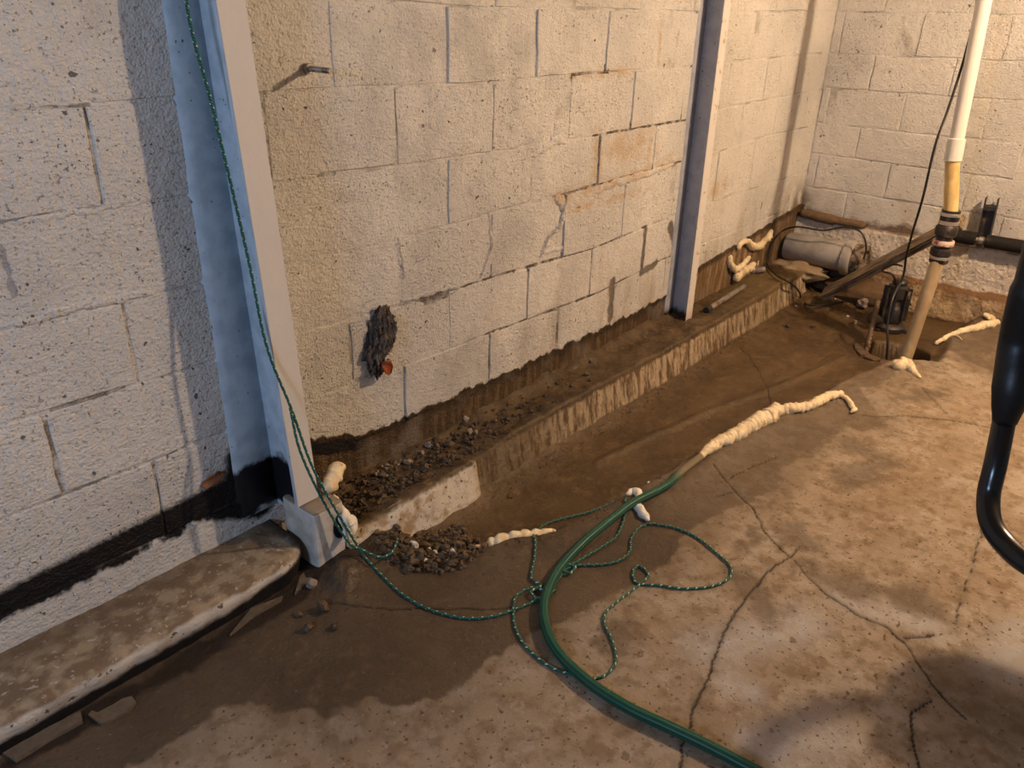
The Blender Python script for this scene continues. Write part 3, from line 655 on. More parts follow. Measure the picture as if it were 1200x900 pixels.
tag(bm_obj('concrete_pad', bm, pad_mat()), 'small white concrete pad under the foot of the nearest column, black paint on it', 'pad')

# ---------------------------------------------------------------- bolt in the wall
M_STEEL = simple('dull_steel', (.30, .27, .24), .45, .5, 90, .4, .0008, .7, (.12, .07, .04), 60, .56)
bx, bz = .533, .861
t = thing('wall_bolt', 'threaded steel bolt with nut sticking out of the white block wall', 'bolt', (bx, 0, bz))
Mb = Matrix.Rotation(math.radians(90), 4, 'X')
pr = []
for i in range(40): z = .002 + i * .0024; pr.append((.0068 if i % 2 else .0055, z))
lathe('rod', pr, M_STEEL, t, 12, Mb, False)
lathe('washer', [(.020, .001), (.020, .004)], M_STEEL, t, 18, Mb, False)
lathe('nut', [(.0125, .004), (.0135, .006), (.0135, .016), (.0125, .018)], M_STEEL, t, 6, Mb, False)

# ---------------------------------------------------------------- lint clump & leaves
def lint_mat():
    k = NT('dark_lint', .95, .1); n = k.noise(60, 5, stretch=(1.6, 1.6, .5), rough=.7); c = k.mix(k.ss(n, .36, .66), (.022, .018, .017), (.17, .145, .13))
    return k.done(c, None, k.bump(n, .01, 1))
M_LINT = lint_mat()
cx, cz = (0.7108, 0.1039)
cl = thing('lint_clump', 'ragged dark grey clump stuffed in the wall with a rust red leaf', 'debris', (cx, 0, cz))
bm = bmesh.new(); bmesh.ops.create_icosphere(bm, subdivisions=5, radius=1)
for v in bm.verts:
    q = v.co.copy(); n = mnoise.noise(q * 2.1) * .32 + mnoise.noise(Vector((q.x * 6, q.y * 6, q.z * 3))) * .22 + mnoise.noise(Vector((q.x * 16, q.y * 16, q.z * 7))) * .13
    w = .046 * (1 + .25 * (q.z)) ; v.co = Vector((q.x * w * (1 + n * 1.2), q.y * .030 * (1 + n) - .010, q.z * .098 * (1 + n * .8)))
    v.co.x += .022 * q.z + .008 * math.sin(q.z * 5); 
bm_obj('fluff', bm, M_LINT, cl, False)
R = random.Random(4); V = []; F = []
for i in range(90):
    a = R.uniform(0, 6.28); z0 = R.uniform(-.085, .09); x0 = R.uniform(-.035, .03) + .2 * z0; y0 = R.uniform(-.035, -.015)
    L = R.uniform(.02, .05); dx = R.uniform(-1, .5) if z0 > -.03 else R.uniform(-1, 1)
    p = [(x0, y0, z0), (x0 + dx * L * .5, y0 - .006, z0 - L * .1 + R.uniform(-.01, .01)), (x0 + dx * L, y0 + .006, z0 - L * .2 + R.uniform(-.015, .02))]
    v, f, _ = tube_data(catmull(p, 4), [.0022, .002, .0018, .0015, .0013, .001, .0008, .0006, .0004], 4); b = len(V); V += v; F += [tuple(j + b for j in q) for q in f]
tag(mesh_obj('strand', V, F, M_LINT, cl), kind='stuff')
def leaf(name, pts, mat, parent, curl, n=7):
    """leaf blade: spine points, half widths, in local coords"""
    V = []; F = []
    for i, (c, w, up) in enumerate(pts):
        for j in range(n):
            s = (j / (n - 1) - .5) * 2; V.append(Vector(c) + Vector(w) * s * (1 + .15 * math.sin(i * 2.4 + j * 3)) + Vector(up) * (abs(s) ** 1.5))
    m = len(pts)
    for i in range(m - 1):
        for j in range(n - 1): F.append((i * n + j, i * n + j + 1, (i + 1) * n + j + 1, (i + 1) * n + j))
    o = mesh_obj(name, V, F, mat, parent, True); md = o.modifiers.new('t', 'SOLIDIFY'); md.thickness = .0008; return o
M_RLEAF = simple('rust_leaf', (.26, .062, .022), .75, .2, 80, .5, .003)
M_BLEAF = simple('brown_leaf', (.24, .105, .05), .8, .2, 70, .5, .003)
leaf('leaf', [((-.022, -.045, -.052), (.004, 0, .006), (0, -.004, 0)), ((-.012, -.050, -.062), (.010, 0, .016), (0, -.01, 0)), ((-.000, -.046, -.074), (.012, 0, .017), (0, -.008, 0)),
              ((.012, -.040, -.085), (.009, 0, .010), (0, -.006, 0)), ((.016, -.036, -.100), (.004, 0, .002), (0, -.002, 0))], M_RLEAF, cl, 0)
lx, lz = (0.1387, -0.1008)
lf = leaf('dry_leaf', [((-.034, -.004, -.008), (.002, 0, .002), (0, -.003, 0)), ((-.020, -.009, -.003), (.004, 0, .016), (0, -.007, 0)), ((-.004, -.011, .001), (.002, 0, .013), (0, -.008, 0)), ((.012, -.010, .002), (.002, 0, .017), (0, -.006, 0)), ((.026, -.007, .001), (0, 0, .007), (0, -.004, 0)), ((.042, -.004, .001), (0, 0, .0015), (0, -.001, 0))], M_BLEAF, None, 0)
lf.location = (lx, 0, lz); tag(lf, 'small curled brown dry leaf stuck to the wall above the black stripe', 'leaf')

# ---------------------------------------------------------------- foam
def foam_mat():
    k = NT('cured_foam', .6, .3); n = k.noise(35, 4); c = k.mix(k.ss(n, .35, .65), (.80, .68, .46), (.68, .53, .32)); c = k.mix(k.ss(k.noise(90, 3), .62, .7), c, (.42, .30, .17))
    try: k.b.inputs['Subsurface Weight'].default_value = .12; k.b.inputs['Subsurface Radius'].default_value = (.01, .006, .003)
    except Exception: pass
    return k.done(c, None, k.bump(k.noise(120, 3), .002, .8))
def foam_white():
    k = NT('white_foam', .55, .35); c = k.mix(k.ss(k.noise(30, 4), .5, .7), (.82, .77, .68), (.62, .52, .38)); return k.done(c, None, k.bump(k.noise(90, 3), .002))
M_FOAM = foam_mat(); M_FOAMW = foam_white()
def foam(name, path, rad, label=None, mat=None, parent=None, ridge=.16, freq=330, seed=0, n=12, group=None, lump=.35):
    sub = 10; p = catmull(path, sub); m = len(p); rr = np.interp(np.arange(m) / sub, range(len(rad)), rad)
    p = [q + Vector((mnoise.noise(q * 30 + Vector((seed, 0, 0))), mnoise.noise(q * 30 + Vector((0, seed, 5))), mnoise.noise(q * 22))) * .25 * rr[i] for i, q in enumerate(p)]
    # resample finely so ridges show
    fine = []; fr = []
    for i in range(m - 1):
        L = (p[i + 1] - p[i]).length; c = max(1, int(L / .0022))
        for j in range(c): fine.append(p[i].lerp(p[i + 1], j / c)); fr.append(rr[i] + (rr[i + 1] - rr[i]) * j / c)
    fine.append(p[-1]); fr.append(rr[-1])
    def R_(i, s, a):
        e = min(1, min(i, len(fine) - 1 - i) / 4 + .25)
        base = fr[i] * (1 + ridge * (abs(math.sin(s * freq * .5 + .6 * math.sin(a) + 2 * mnoise.noise((s * 30, seed, 0)))) - .5) * 1.4)
        q = fine[i]; base *= 1 + lump * mnoise.noise((q.x * 45 + math.cos(a) * 1.2, q.y * 45 + math.sin(a) * 1.2, seed)) 
        return base * e
    v, f, uv = tube_data(fine, R_, n); o = mesh_obj(name, v, f, mat or M_FOAM, parent, True)
    if label: tag(o, label, 'foam', group)
    return o
def fl3(pts, dz): return P3(pts, dz)
foam('foam_bead', fl3([(0.678, -0.417), (0.730, -0.457), (0.779, -0.482), (0.838, -0.516), (0.906, -0.548)], .010), [.012, .016, .016, .015, .007], 'cream foam bead on the mud between the small rubble heap and the green rope', ridge=.3, freq=170, seed=1)
fbig = thing('foam_bead', 'longest lumpy cream foam bead along the broken slab edge', 'foam', (0, 0, 0))
foam('main_bead', fl3([(1.528, -0.693), (1.628, -0.691), (1.723, -0.704), (1.822, -0.717), (1.923, -0.729), (2.010, -0.743), (2.089, -0.744)], .014), [.008, .019, .023, .026, .029, .031, .026], None, None, fbig, .16, 300, 2)
foam('side_bead', fl3([(2.072, -0.726), (2.112, -0.769), (2.172, -0.814), (2.267, -0.840), (2.363, -0.865), (2.411, -0.893)], .014), [.024, .021, .018, .020, .018, .010], None, None, fbig, .14, 260, 3)
foam('end_drip', fl3([(2.395, -0.888), (2.388, -0.915), (2.336, -0.949), (2.297, -0.972), (2.265, -0.969)], .010), [.011, .009, .010, .011, .005], None, None, fbig, .1, 260, 4, 8)
foam('knob', fl3([(2.094, -0.707), (2.092, -0.683), (2.038, -0.720), (1.996, -0.707)], .010), [.004, .007, .006, .004], None, None, fbig, .1, 200, 5, 8)
foam('foam_patch', fl3([(2.890, -0.954), (2.879, -0.983), (2.900, -1.006)], .012) + fl3([(2.881, -1.039), (2.824, -1.083)], .006), [.016, .032, .028, .014, .006], 'cream foam lump at the near rim of the sump pit', ridge=.1, seed=6)
fr_ = thing('foam_bead', 'cream foam bead on the wet floor right of the sump pit', 'foam', (0, 0, 0))
foam('main_bead', fl3([(3.462, -0.998), (3.533, -1.040), (3.595, -1.089), (3.701, -1.134), (3.783, -1.169), (3.858, -1.194)], .010), [.008, .014, .016, .018, .022, .014], None, None, fr_, .15, 260, 7)
foam('end_knob', fl3([(3.837, -1.190), (3.890, -1.156), (3.908, -1.121), (3.854, -1.155)], .016), [.008, .010, .012, .006], None, None, fr_, .1, 200, 8)
foam('thin_strand', fl3([(3.534, -1.024), (3.500, -1.071), (3.461, -1.111)], .006), [.005, .005, .002], None, None, fr_, .1, 200, 9, 8)
foam('foam_strand', fl3([(1.185, -0.621), (1.219, -0.622), (1.222, -0.640), (1.189, -0.663), (1.150, -0.683), (1.131, -0.711), (1.120, -0.732), (1.105, -0.750)], .009), [.008, .012, .013, .011, .012, .015, .012, .005], 'white foam strand looping under the green hose', M_FOAMW, ridge=.12, freq=180, seed=10)
foam('foam_lump', [(.372, -.150, -.185), (.398, -.140, -.190), (.425, -.125, -.185), (.455, -.105, -.178), (.475, -.095, -.19)], [.014, .020, .023, .021, .012], 'cream foam lump beside the nearest column foot under the black stripe', ridge=.18, freq=110, seed=11)
foam('foam_drip', [(.400, -.15, -.215), (.400, -.175, -.245), (.392, -.205, -.262), (.400, -.214, -.28), (.383, -.222, -.305), (.372, -.224, -.322)], [.008, .009, .017, .021, .013, .006], 'white foam drip hanging down the right side of the concrete pad', M_FOAMW, ridge=.08, freq=90, seed=12)
foam('foam_ring', [(x_, -.020, z_) for x_, z_ in [(3.119, -0.120), (3.120, -0.158), (3.176, -0.207), (3.263, -0.216), (3.319, -0.194), (3.368, -0.181)]], [.010, .015, .018, .018, .015, .010], 'cream foam hook on the wall low beyond the second column', ridge=.12, freq=160, seed=13)
foam('foam_ring', [(x_, -.018, z_) for x_, z_ in [(3.196, -0.108), (3.217, -0.080), (3.290, -0.080), (3.393, -0.128), (3.487, -0.142), (3.549, -0.125), (3.602, -0.110), (3.623, -0.075)]], [.010, .014, .015, .021, .020, .017, .019, .010], 'cream foam squiggle climbing the wall toward the far corner', ridge=.14, freq=160, seed=14)
foam('foam_strip', [(x_, y_, -.258) for x_, y_ in [(3.186, -0.033), (3.323, 0.001), (3.449, 0.009), (3.615, 0.032), (3.809, 0.064)]], [.018, .028, .024, .018, .012], 'cream foam strip on top of the curb against the wall', ridge=.4, freq=110, seed=15)

# ---------------------------------------------------------------- rubble
def rock_mesh(name, sub, seed, mat):
    bm = bmesh.new(); bmesh.ops.create_icosphere(bm, subdivisions=sub, radius=1); R = random.Random(seed); s = (1, R.uniform(.6, .9), R.uniform(.4, .65))
    for v in bm.verts:
        q = v.co; n = mnoise.noise(q * 1.4 + Vector((seed * 3.1, 0, 0))) * .5; v.co = Vector((q.x * s[0], q.y * s[1], q.z * s[2])) * (1 + n)
    for _ in range(8):   # flat broken faces
        d = Vector((R.gauss(0, 1), R.gauss(0, 1), R.gauss(0, .6))).normalized()
        for v in bm.verts:
            e = v.co.dot(d) - R.uniform(.3, .55)
            if e > 0: v.co -= d * e
    me = bpy.data.meshes.new(name); bm.to_mesh(me); bm.free(); me.materials.append(mat); return me
M_ROCKB = simple('brown_stone', (.105, .068, .038), .7, .35, 40, .45, .004); M_ROCKD = simple('dark_stone', (.062, .041, .025), .65, .4, 40, .4, .004)
M_ROCKG = simple('grey_stone', (.25, .20, .155), .75, .3, 40, .4, .004); M_ROCKW = simple('white_chip', (.70, .63, .52), .7, .3, 40, .2, .003)
RB = [rock_mesh('stone', 2, i, (M_ROCKB, M_ROCKD)[i % 2]) for i in range(10)]; RGm = [rock_mesh('stone', 2, 20 + i, M_ROCKG) for i in range(4)]; RW = [rock_mesh('chip', 2, 30 + i, M_ROCKW) for i in range(3)]
def curb_top(x, y):
    P = [q for q in prof_curb(x)[:17]]; ysr = [-q[0] for q in P]; return float(np.interp(-y, ysr, [q[1] for q in P]))
def ground(x, y):
    if x < .27 and y > -.2: return -.305
    if .30 < x < 3.75 and y > -.195: return curb_top(x, y)
    return H(x, y)
def put_rock(me, x, y, s, label, group=None, name='stone', dz=0.0, R=random, cat='stone'):
    o = bpy.data.objects.new(name, me); link(o); o.scale = (s, s, s); o.rotation_euler = (R.uniform(-.3, .3), R.uniform(-.3, .3), R.uniform(0, 6.28))
    o.location = (x, y, ground(x, y) + s * .30 + dz); return tag(o, label, cat, group)
def stuff_rocks(name, spots, label, mat, seed, parent=None):
    bmv = [];  V = []; F = []; R = random.Random(seed); protos = [rock_mesh('tmp', 1, 50 + i, mat) for i in range(6)]
    for x, y, s, dz in spots:
        me = R.choice(protos); M = Matrix.Translation((x, y, ground(x, y) + dz + s * .2)) @ Matrix.Rotation(R.uniform(0, 6.28), 4, 'Z') @ Matrix.Rotation(R.uniform(-.8, .8), 4, 'X') @ Matrix.Scale(s, 4)
        b = len(V); V += [M @ v.co for v in me.vertices]; F += [tuple(i + b for i in p.vertices) for p in me.polygons]
    for m_ in protos: bpy.data.meshes.remove(m_)
    o = mesh_obj(name, V, F, mat); tag(o, label, 'rubble', None, 'stuff'); return o
R = random.Random(11)
HEAP = [(0.487, -0.205), (0.441, -0.316), (0.475, -0.432), (0.571, -0.485), (0.669, -0.471), (0.734, -0.421), (0.796, -0.278), (0.678, -0.228)]
def in_heap():
    while True:
        x_ = R.uniform(min(p[0] for p in HEAP), max(p[0] for p in HEAP)); y_ = R.uniform(min(p[1] for p in HEAP), max(p[1] for p in HEAP))
        if poly_sd(np.array([x_]), np.array([y_]), HEAP)[0] > .0: return x_, y_
def heapz(x, y): 
    d = float(poly_sd(np.array([x]), np.array([y]), HEAP)[0]); return max(0, min(.030, d * .5))
sp = []
for i in range(650):
    x_ = .44 + abs(R.gauss(0, .5)); y_ = R.uniform(-.165, -.015); sp.append((min(x_, 2.3), y_, R.choice((.004, .006, .009, .013)) * R.uniform(.7, 1.3), R.uniform(-.003, .006)))
stuff_rocks('gravel', sp, 'loose brown gravel and crumbs on the mud between wall and curb', M_ROCKD, 1)
sp = []
for i in range(520):
    x_, y_ = in_heap(); sp.append((x_, y_, R.choice((.005, .008, .012)) * R.uniform(.7, 1.4), heapz(x_, y_) - .002))
for i in range(120):
    x_ = R.uniform(.95, 3.3); y_ = -.235 - abs(R.gauss(0, .02)); sp.append((x_, y_, R.uniform(.003, .008), 0))
for i in range(90): 
    x_, y_ = EDGE[R.randrange(0, 6)]; sp.append((x_ + R.gauss(0, .05), y_ + R.gauss(0, .02), R.uniform(.003, .007), 0))
stuff_rocks('gravel', sp, 'brown crumbs and gravel at the foot of the curb', M_ROCKB, 2)
for i in range(46):
    x_ = .47 + abs(R.gauss(0, .36)); y_ = R.uniform(-.150, -.03); s = R.uniform(.011, .021)
    put_rock(R.choice(RB), x_, y_, s, 'broken brown stone on the mud bed between the wall and the curb', 'brown stones between wall and curb', dz=.002, R=R)
for i in range(58):
    x_, y_ = in_heap(); s = R.choice((.010, .014, .019, .025)) * R.uniform(.8, 1.15); put_rock(R.choice(RB), x_, y_, s, 'broken brown stone in the small heap at the near end of the curb foot', 'brown stones heaped at the curb foot', dz=heapz(x_, y_), R=R)
for (u, s, lab) in (((1.0951, -0.0028), .019, 'pale grey stone farthest along the gravel bed behind the curb'), ((1.0604, -0.0586), .017, 'grey angular stone touching the pale one in the gravel bed'),
        ((1.0743, -0.0738), .014, 'small grey stone on the curb side of the pale pair in the gravel bed'), ((0.8840, -0.0326), .020, 'round grey stone in the middle of the gravel bed, nearer than the pale pair'),
        ((0.7738, -0.0509), .022, 'grey stone at the near side of the gravel bed, beside the crumbs'), ((0.8470, -0.0422), .013, 'small grey stone leaning on the round grey stone')):
    put_rock(RGm[int(s * 1000) % 4], u[0], u[1], s, lab, R=R, dz=.004)
sp = [((0.6822, -0.0200)[0] + R.gauss(0, .035), (0.6822, -0.0200)[1] + R.gauss(0, .02), R.uniform(.006, .012), .004) for i in range(46)]
sp = [q for q in sp if -.18 < q[1] < -.02]
stuff_rocks('gravel', sp, 'patch of pale grey crumbs at the near end of the gravel bed', M_ROCKG, 3)
u = (1.0161, -0.2796); put_rock(RB[0], u[0], u[1], .014, 'lone brown stone on the smooth mud beside the curb', R=R)
for u, s, lab in (((0.5408, -0.3218), .019, 'largest white chip in the stone heap'), ((0.5749, -0.3424), .012, 'white chip just right of the largest white chip'), ((0.5777, -0.3635), .011, 'upright white chip at the right of the white chips'),
        ((0.4879, -0.4161), .007, 'tiny white chip at the near edge of the stone heap'), ((0.5651, -0.4422), .010, 'white splinter at the right edge of the stone heap'), ((0.3497, -0.1585), .014, 'white crumb under the hanging rope beside the pad'),
        ((3.6264, -0.5177), .012, 'white chip on the mud left of the sump pump'), ((3.5630, -0.2503), .011, 'white chip at the end of the curb'), ((3.7471, -0.4009), .010, 'white chip under the low end of the wooden board'), ((1.3041, -0.6321), .009, 'thin white splinter beside the green hose')):
    put_rock(RW[int(s * 1000) % 3], u[0], u[1], s, lab, None, 'chip', dz=(.044 if s > .0 and u[0] < .62 else 0.0), R=R, cat='chip')
u = (3.5723, -0.5766); put_rock(RGm[1], u[0], u[1], .020, 'small pale stone beside the white chip left of the pump', R=R)
for u, s, lab in (((3.7955, -0.3634), .045, 'brown stone under the wooden board near its low end'), ((3.2472, -0.3326), .026, 'brown stone at the far end of the curb foot'), ((3.8157, -0.5335), .07, 'tan chunk of concrete behind the wooden board'), ((3.3428, -0.4331), .022, 'small brown stone on the mud before the wooden board')):
    put_rock(RGm[2] if 'tan' in lab else RB[3], u[0], u[1], s, lab, R=R)
# clods and flakes at the left ledge foot
for u, s, me, lab in (((0.1463, -0.3518), .022, RB[1], 'dark clod of dirt nearest the camera by the ledge end'), ((0.2160, -0.3235), .026, RB[2], 'brown clod behind the dark clod by the ledge end'), ((0.1597, -0.2929), .018, RB[4], 'small clod left of the dark clod by the ledge end'),
        ((0.1877, -0.3991), .016, RB[5], 'small clod right of the dark clod by the ledge end'), ((0.2475, -0.2340), .024, RGm[0], 'tan broken lump of concrete under the ledge end')):
    put_rock(me, u[0], u[1], s, lab, None, 'clod', 0, R, 'clod')
M_FLAKE = simple('concrete_flake', (.125, .095, .066), .85, .2, 50, .4, .003)
def q_z(p, b): return sorted(q[2] for q in b)[len(b) // 2]
def flake(pts, label):
    n = len(pts); b = P3(pts, -.002); tpp = [(p[0], p[1], q_z(p, b) + .005 + .004 * math.sin(p[0] * 90)) for p in pts]
    F = [tuple(range(n))[::-1], tuple(range(n, 2 * n))] + [(i, (i + 1) % n, n + (i + 1) % n, n + i) for i in range(n)]
    o = mesh_obj('concrete_flake', b + tpp, F, M_FLAKE); tag(o, label, 'flake')
flake([(-0.329, -0.219), (-0.321, -0.262), (-0.271, -0.272), (-0.245, -0.259), (-0.242, -0.234), (-0.307, -0.201)], 'flat grey concrete flake at the foot of the left ledge')
flake([(-0.476, -0.227), (-0.410, -0.225), (-0.345, -0.228), (-0.337, -0.202), (-0.412, -0.190), (-0.486, -0.189)], 'long pale sliver of concrete along the left ledge foot')
flake([(0.003, -0.233), (0.084, -0.221), (0.158, -0.224), (0.173, -0.211), (0.090, -0.194)], 'thin brown flake along the left ledge foot')
flake([(0.197, -0.228), (0.252, -0.213), (0.314, -0.192), (0.319, -0.164), (0.248, -0.182)], 'tan flake of concrete below the pad')

# ---------------------------------------------------------------- hose & rope
def hose_mat():
    k = NT('green_hose_rubber', .42, .3); uv = k.n.new('ShaderNodeUVMap').outputs[0]; s = k.n.new('ShaderNodeSeparateXYZ'); k.put(s.inputs[0], uv)
    st = k.math('SINE', k.mul(s.outputs[1], 2 * math.pi * 8)); c = k.mix(k.ss(st, -.6, .8), (.006, .050, .032), (.013, .095, .062)); c = k.mix(k.mul(k.ss(k.noise(20, 5), .48, .68), .06), c, (.14, .11, .07))
    m = k.inv(k.ss(k.math('ADD', s.outputs[0], k.mul(k.noise(30, 3), .06)), .16, .25)); c = k.mix(k.mul(m, .85), c, (.21, .155, .095))
    return k.done(c, None, k.bump(st, .0004, .5))
hp = [(1.544, -0.694), (1.419, -0.696), (1.301, -0.698), (1.130, -0.674), (1.016, -0.670), (0.899, -0.672), (0.784, -0.679), (0.701, -0.696), (0.622, -0.727), (0.561, -0.765), (0.505, -0.824), (0.471, -0.885), (0.452, -0.956), (0.444, -1.020), (0.445, -1.099), (0.456, -1.178), (0.467, -1.254), (0.475, -1.331), (0.481, -1.452), (0.469, -1.589)]
hpath = P3(hp, .0125); hpath = [(x_, y_, z_ + (.008 if 3 <= i <= 5 else .004)) for i, (x_, y_, z_) in enumerate(hpath)]
hz = tube('garden_hose', hpath, .0130, hose_mat(), None, 14, 10); tag(hz, 'green garden hose curving over the floor, its end coated in mud', 'hose')
def rope_mat():
    k = NT('green_braided_rope', .6, .3); uv = k.n.new('ShaderNodeUVMap').outputs[0]; s = k.n.new('ShaderNodeSeparateXYZ'); k.put(s.inputs[0], uv)
    a = k.math('FRACT', k.math('ADD', k.mul(s.outputs[0], 42), s.outputs[1])); b = k.math('FRACT', k.math('SUBTRACT', k.mul(s.outputs[0], 42), s.outputs[1]))
    fl_ = k.mul(k.ss(a, .76, .84), k.ss(b, .35, .5)); weave = k.math('SINE', k.mul(k.math('ADD', k.mul(s.outputs[0], 160), k.mul(s.outputs[1], 2)), 6.283))
    c = k.mix(k.ss(weave, -.5, .8), (.008, .065, .052), (.020, .155, .12)); c = k.mix(k.mul(fl_, .9), c, (.60, .62, .45))
    return k.done(c, None, k.bump(weave, .0007, .7))
M_ROPE = rope_mat()
rope = thing('braided_rope', 'green braided rope with white flecks hanging down and looped on the floor', 'rope', (0, 0, 0))
r_ = .0036
def fr(pts, dz=.004): return P3(pts, dz)
hang = [(0.232, -0.085, 1.218), (0.198, -0.085, 1.001), (0.217, -0.100, 0.794), (0.244, -0.120, 0.483), (0.250, -0.145, 0.270), (0.284, -0.170, 0.096), (0.302, -0.205, -0.056), (0.344, -0.228, -0.195), (0.409, -0.250, -0.373)]
hang2 = [(0.280, -0.170, 0.103), (0.280, -0.195, -0.013), (0.323, -0.215, -0.177), (0.371, -0.240, -0.314)]
floorA = fr([(0.410, -0.247), (0.397, -0.332), (0.385, -0.429), (0.389, -0.519), (0.421, -0.608), (0.473, -0.663), (0.538, -0.694), (0.629, -0.721), (0.666, -0.727)])
tube('strand', hang[:-1] + [hang[-1]] + floorA, r_, M_ROPE, rope, 8, 8)
tube('strand', hang2 + fr([(0.402, -0.259), (0.417, -0.311), (0.453, -0.317), (0.488, -0.299), (0.518, -0.273)], .03), r_, M_ROPE, rope, 8, 8)
tube('strand', fr([(0.549, -0.676), (0.492, -0.726), (0.458, -0.778), (0.444, -0.823), (0.436, -0.881), (0.447, -0.922), (0.467, -0.969), (0.497, -0.991), (0.540, -0.992), (0.573, -0.975), (0.613, -0.934), (0.637, -0.901), (0.673, -0.877), (0.722, -0.874), (0.790, -0.879), (0.844, -0.883)]), r_, M_ROPE, rope, 8, 8)
tube('strand', fr([(0.844, -0.883), (0.885, -0.880), (0.902, -0.842), (0.870, -0.840), (0.837, -0.868), (0.844, -0.893), (0.870, -0.928), (0.896, -0.979), (0.948, -1.028), (0.997, -1.051), (1.037, -1.052), (1.076, -1.029), (1.098, -0.984), (1.129, -0.908), (1.133, -0.836), (1.110, -0.776), (1.091, -0.749)], .005), r_, M_ROPE, rope, 8, 8)
tube('strand', fr([(1.087, -0.751), (1.053, -0.745), (0.995, -0.757), (0.939, -0.786), (0.881, -0.785), (0.837, -0.758), (0.794, -0.715), (0.758, -0.697), (0.707, -0.705), (0.655, -0.716), (0.624, -0.711)], .005), r_, M_ROPE, rope, 8, 8)
tube('strand', fr([(1.165, -0.629), (1.096, -0.673), (1.018, -0.706), (0.962, -0.719), (0.884, -0.711), (0.813, -0.702), (0.760, -0.693)], .006), r_, M_ROPE, rope, 8, 8)
tube('strand', fr([(1.210, -0.604), (1.164, -0.575), (1.094, -0.540), (1.012, -0.498), (0.954, -0.475), (0.897, -0.479), (0.830, -0.522), (0.791, -0.559), (0.728, -0.605), (0.664, -0.644), (0.653, -0.669), (0.653, -0.690), (0.616, -0.669), (0.576, -0.664), (0.546, -0.680)], .006), r_, M_ROPE, rope, 8, 8)
tube('knot', fr([(0.778, -0.691), (0.741, -0.695), (0.742, -0.717), (0.775, -0.711), (0.762, -0.685)], .010), r_ * 1.1, M_ROPE, rope, 8, 8)
tube('knot', fr([(0.635, -0.682), (0.631, -0.719), (0.600, -0.715), (0.610, -0.685), (0.644, -0.693)], .010), r_ * 1.1, M_ROPE, rope, 8, 8)

# ---------------------------------------------------------------- discharge pipe
def pvc_mat():
    k = NT('old_white_pvc', .4, .45); c = k.mix(k.noise(8, 4), (.78, .74, .66), (.66, .61, .52)); return k.done(c, None, k.bump(k.noise(60, 2), .0005))
def yel_mat():
    k = NT('yellowed_pvc', .45, .4); n = k.noise(22, 5, stretch=(1, 1, .4)); c = k.mix(k.ss(n, .35, .65), (.72, .52, .22), (.50, .33, .12)); return k.done(c, None, k.bump(n, .0005))
def tan_mat():
    k = NT('muddy_pvc', .5, .4); n = k.noise(14, 5, stretch=(1, 1, .5)); c = k.mix(k.ss(n, .3, .65), (.56, .44, .27), (.38, .27, .15)); return k.done(c, None, k.bump(n, .0005))
M_RUB = simple('black_rubber', (.018, .015, .014), .45, .45, 60, .4, .001, None, (.10, .065, .04), 30, .60)
M_CLAMP = simple('clamp_steel', (.62, .56, .48), .35, .5, 80, .3, .0005, .8)
dp = thing('discharge_pipe', 'upright white plastic pipe with black rubber couplings rising from the sump pit', 'pipe', (3.15, -.94, -.42))
def rel(p): return tuple(Vector(p) - Vector(dp.location))
A0 = Vector((3.135, -.940, -.56)); A1 = Vector((3.262, -.955, .060)); B0 = Vector((3.262, -.955, .225)); B1 = Vector((3.275, -.905, .455)); B2 = Vector((3.300, -.865, 1.11)); B3 = B2 + (B2 - B1) * 1.23; B3.z = TOP - .002
def seglathe(nm, a, b, prof, mat, n=20, par=None):
    """prof in (r, fraction)"""
    L = (b - a).length; M = Matrix.Translation(-Vector(dp.location)) @ axis_M(a, b); return lathe(nm, [(r, f * L) for r, f in prof], mat, par or dp, n, M)
seglathe('lower_pipe', A0, A1, [(.0285, 0), (.0285, .575), (.0300, .58), (.0300, 1)], tan_mat())
vd = (B0 - A1)
seglathe('lower_sleeve', A1 - vd * .35, A1 + vd * .10, [(.036, 0), (.040, .08), (.040, .5), (.045, .55), (.045, .9), (.036, 1)], M_RUB)
cA = seglathe('clamp', A1 - vd * .22, A1 - vd * .14, [(.042, 0), (.042, 1)], M_CLAMP)
seglathe('label_band', A1 + vd * .16, A1 + vd * .30, [(.044, 0), (.046, .2), (.046, .8), (.044, 1)], simple('red_white_label', (.62, .50, .42), .6, .3, 70, .2, .0004, None, (.45, .06, .03), 45, .55))
seglathe('valve_body', A1 + vd * .08, A1 + vd * .75, [(.034, 0), (.036, .3), (.033, .45), (.046, .55), (.048, .85), (.036, 1)], M_RUB)
seglathe('upper_sleeve', A1 + vd * .70, B0 + vd * .12, [(.038, 0), (.038, .25), (.036, .3), (.040, .35), (.040, 1)], M_RUB)
seglathe('clamp', A1 + vd * .74, A1 + vd * .84, [(.041, 0), (.041, 1)], M_CLAMP)
cB = seglathe('clamp', B0 - vd * .03, B0 + vd * .06, [(.0425, 0), (.0425, 1)], M_CLAMP)
for f, ang in ((-.18, 0), (.015, 1)):
    c0 = (A1 if ang == 0 else B0) + vd * f; box('clamp_screw', (-.008, -.012, -.006), (.008, .012, .006), M_CLAMP, (cA, cB)[ang], Matrix.Translation(c0 - Vector(dp.location) + Vector((-.035, -.026, 0))), .002)
seglathe('yellowed_pipe', B0, B1, [(.0300, 0), (.0300, 1)], yel_mat())
M_PVC = pvc_mat()
seglathe('coupling', B1 - (B1 - B0) * .02, B1 + (B2 - B1) * .14, [(.030, 0), (.0365, .02), (.0365, .97), (.030, 1)], M_PVC)
seglathe('upper_pipe', B1, B3, [(.0300, 0), (.0300, 1)], M_PVC)

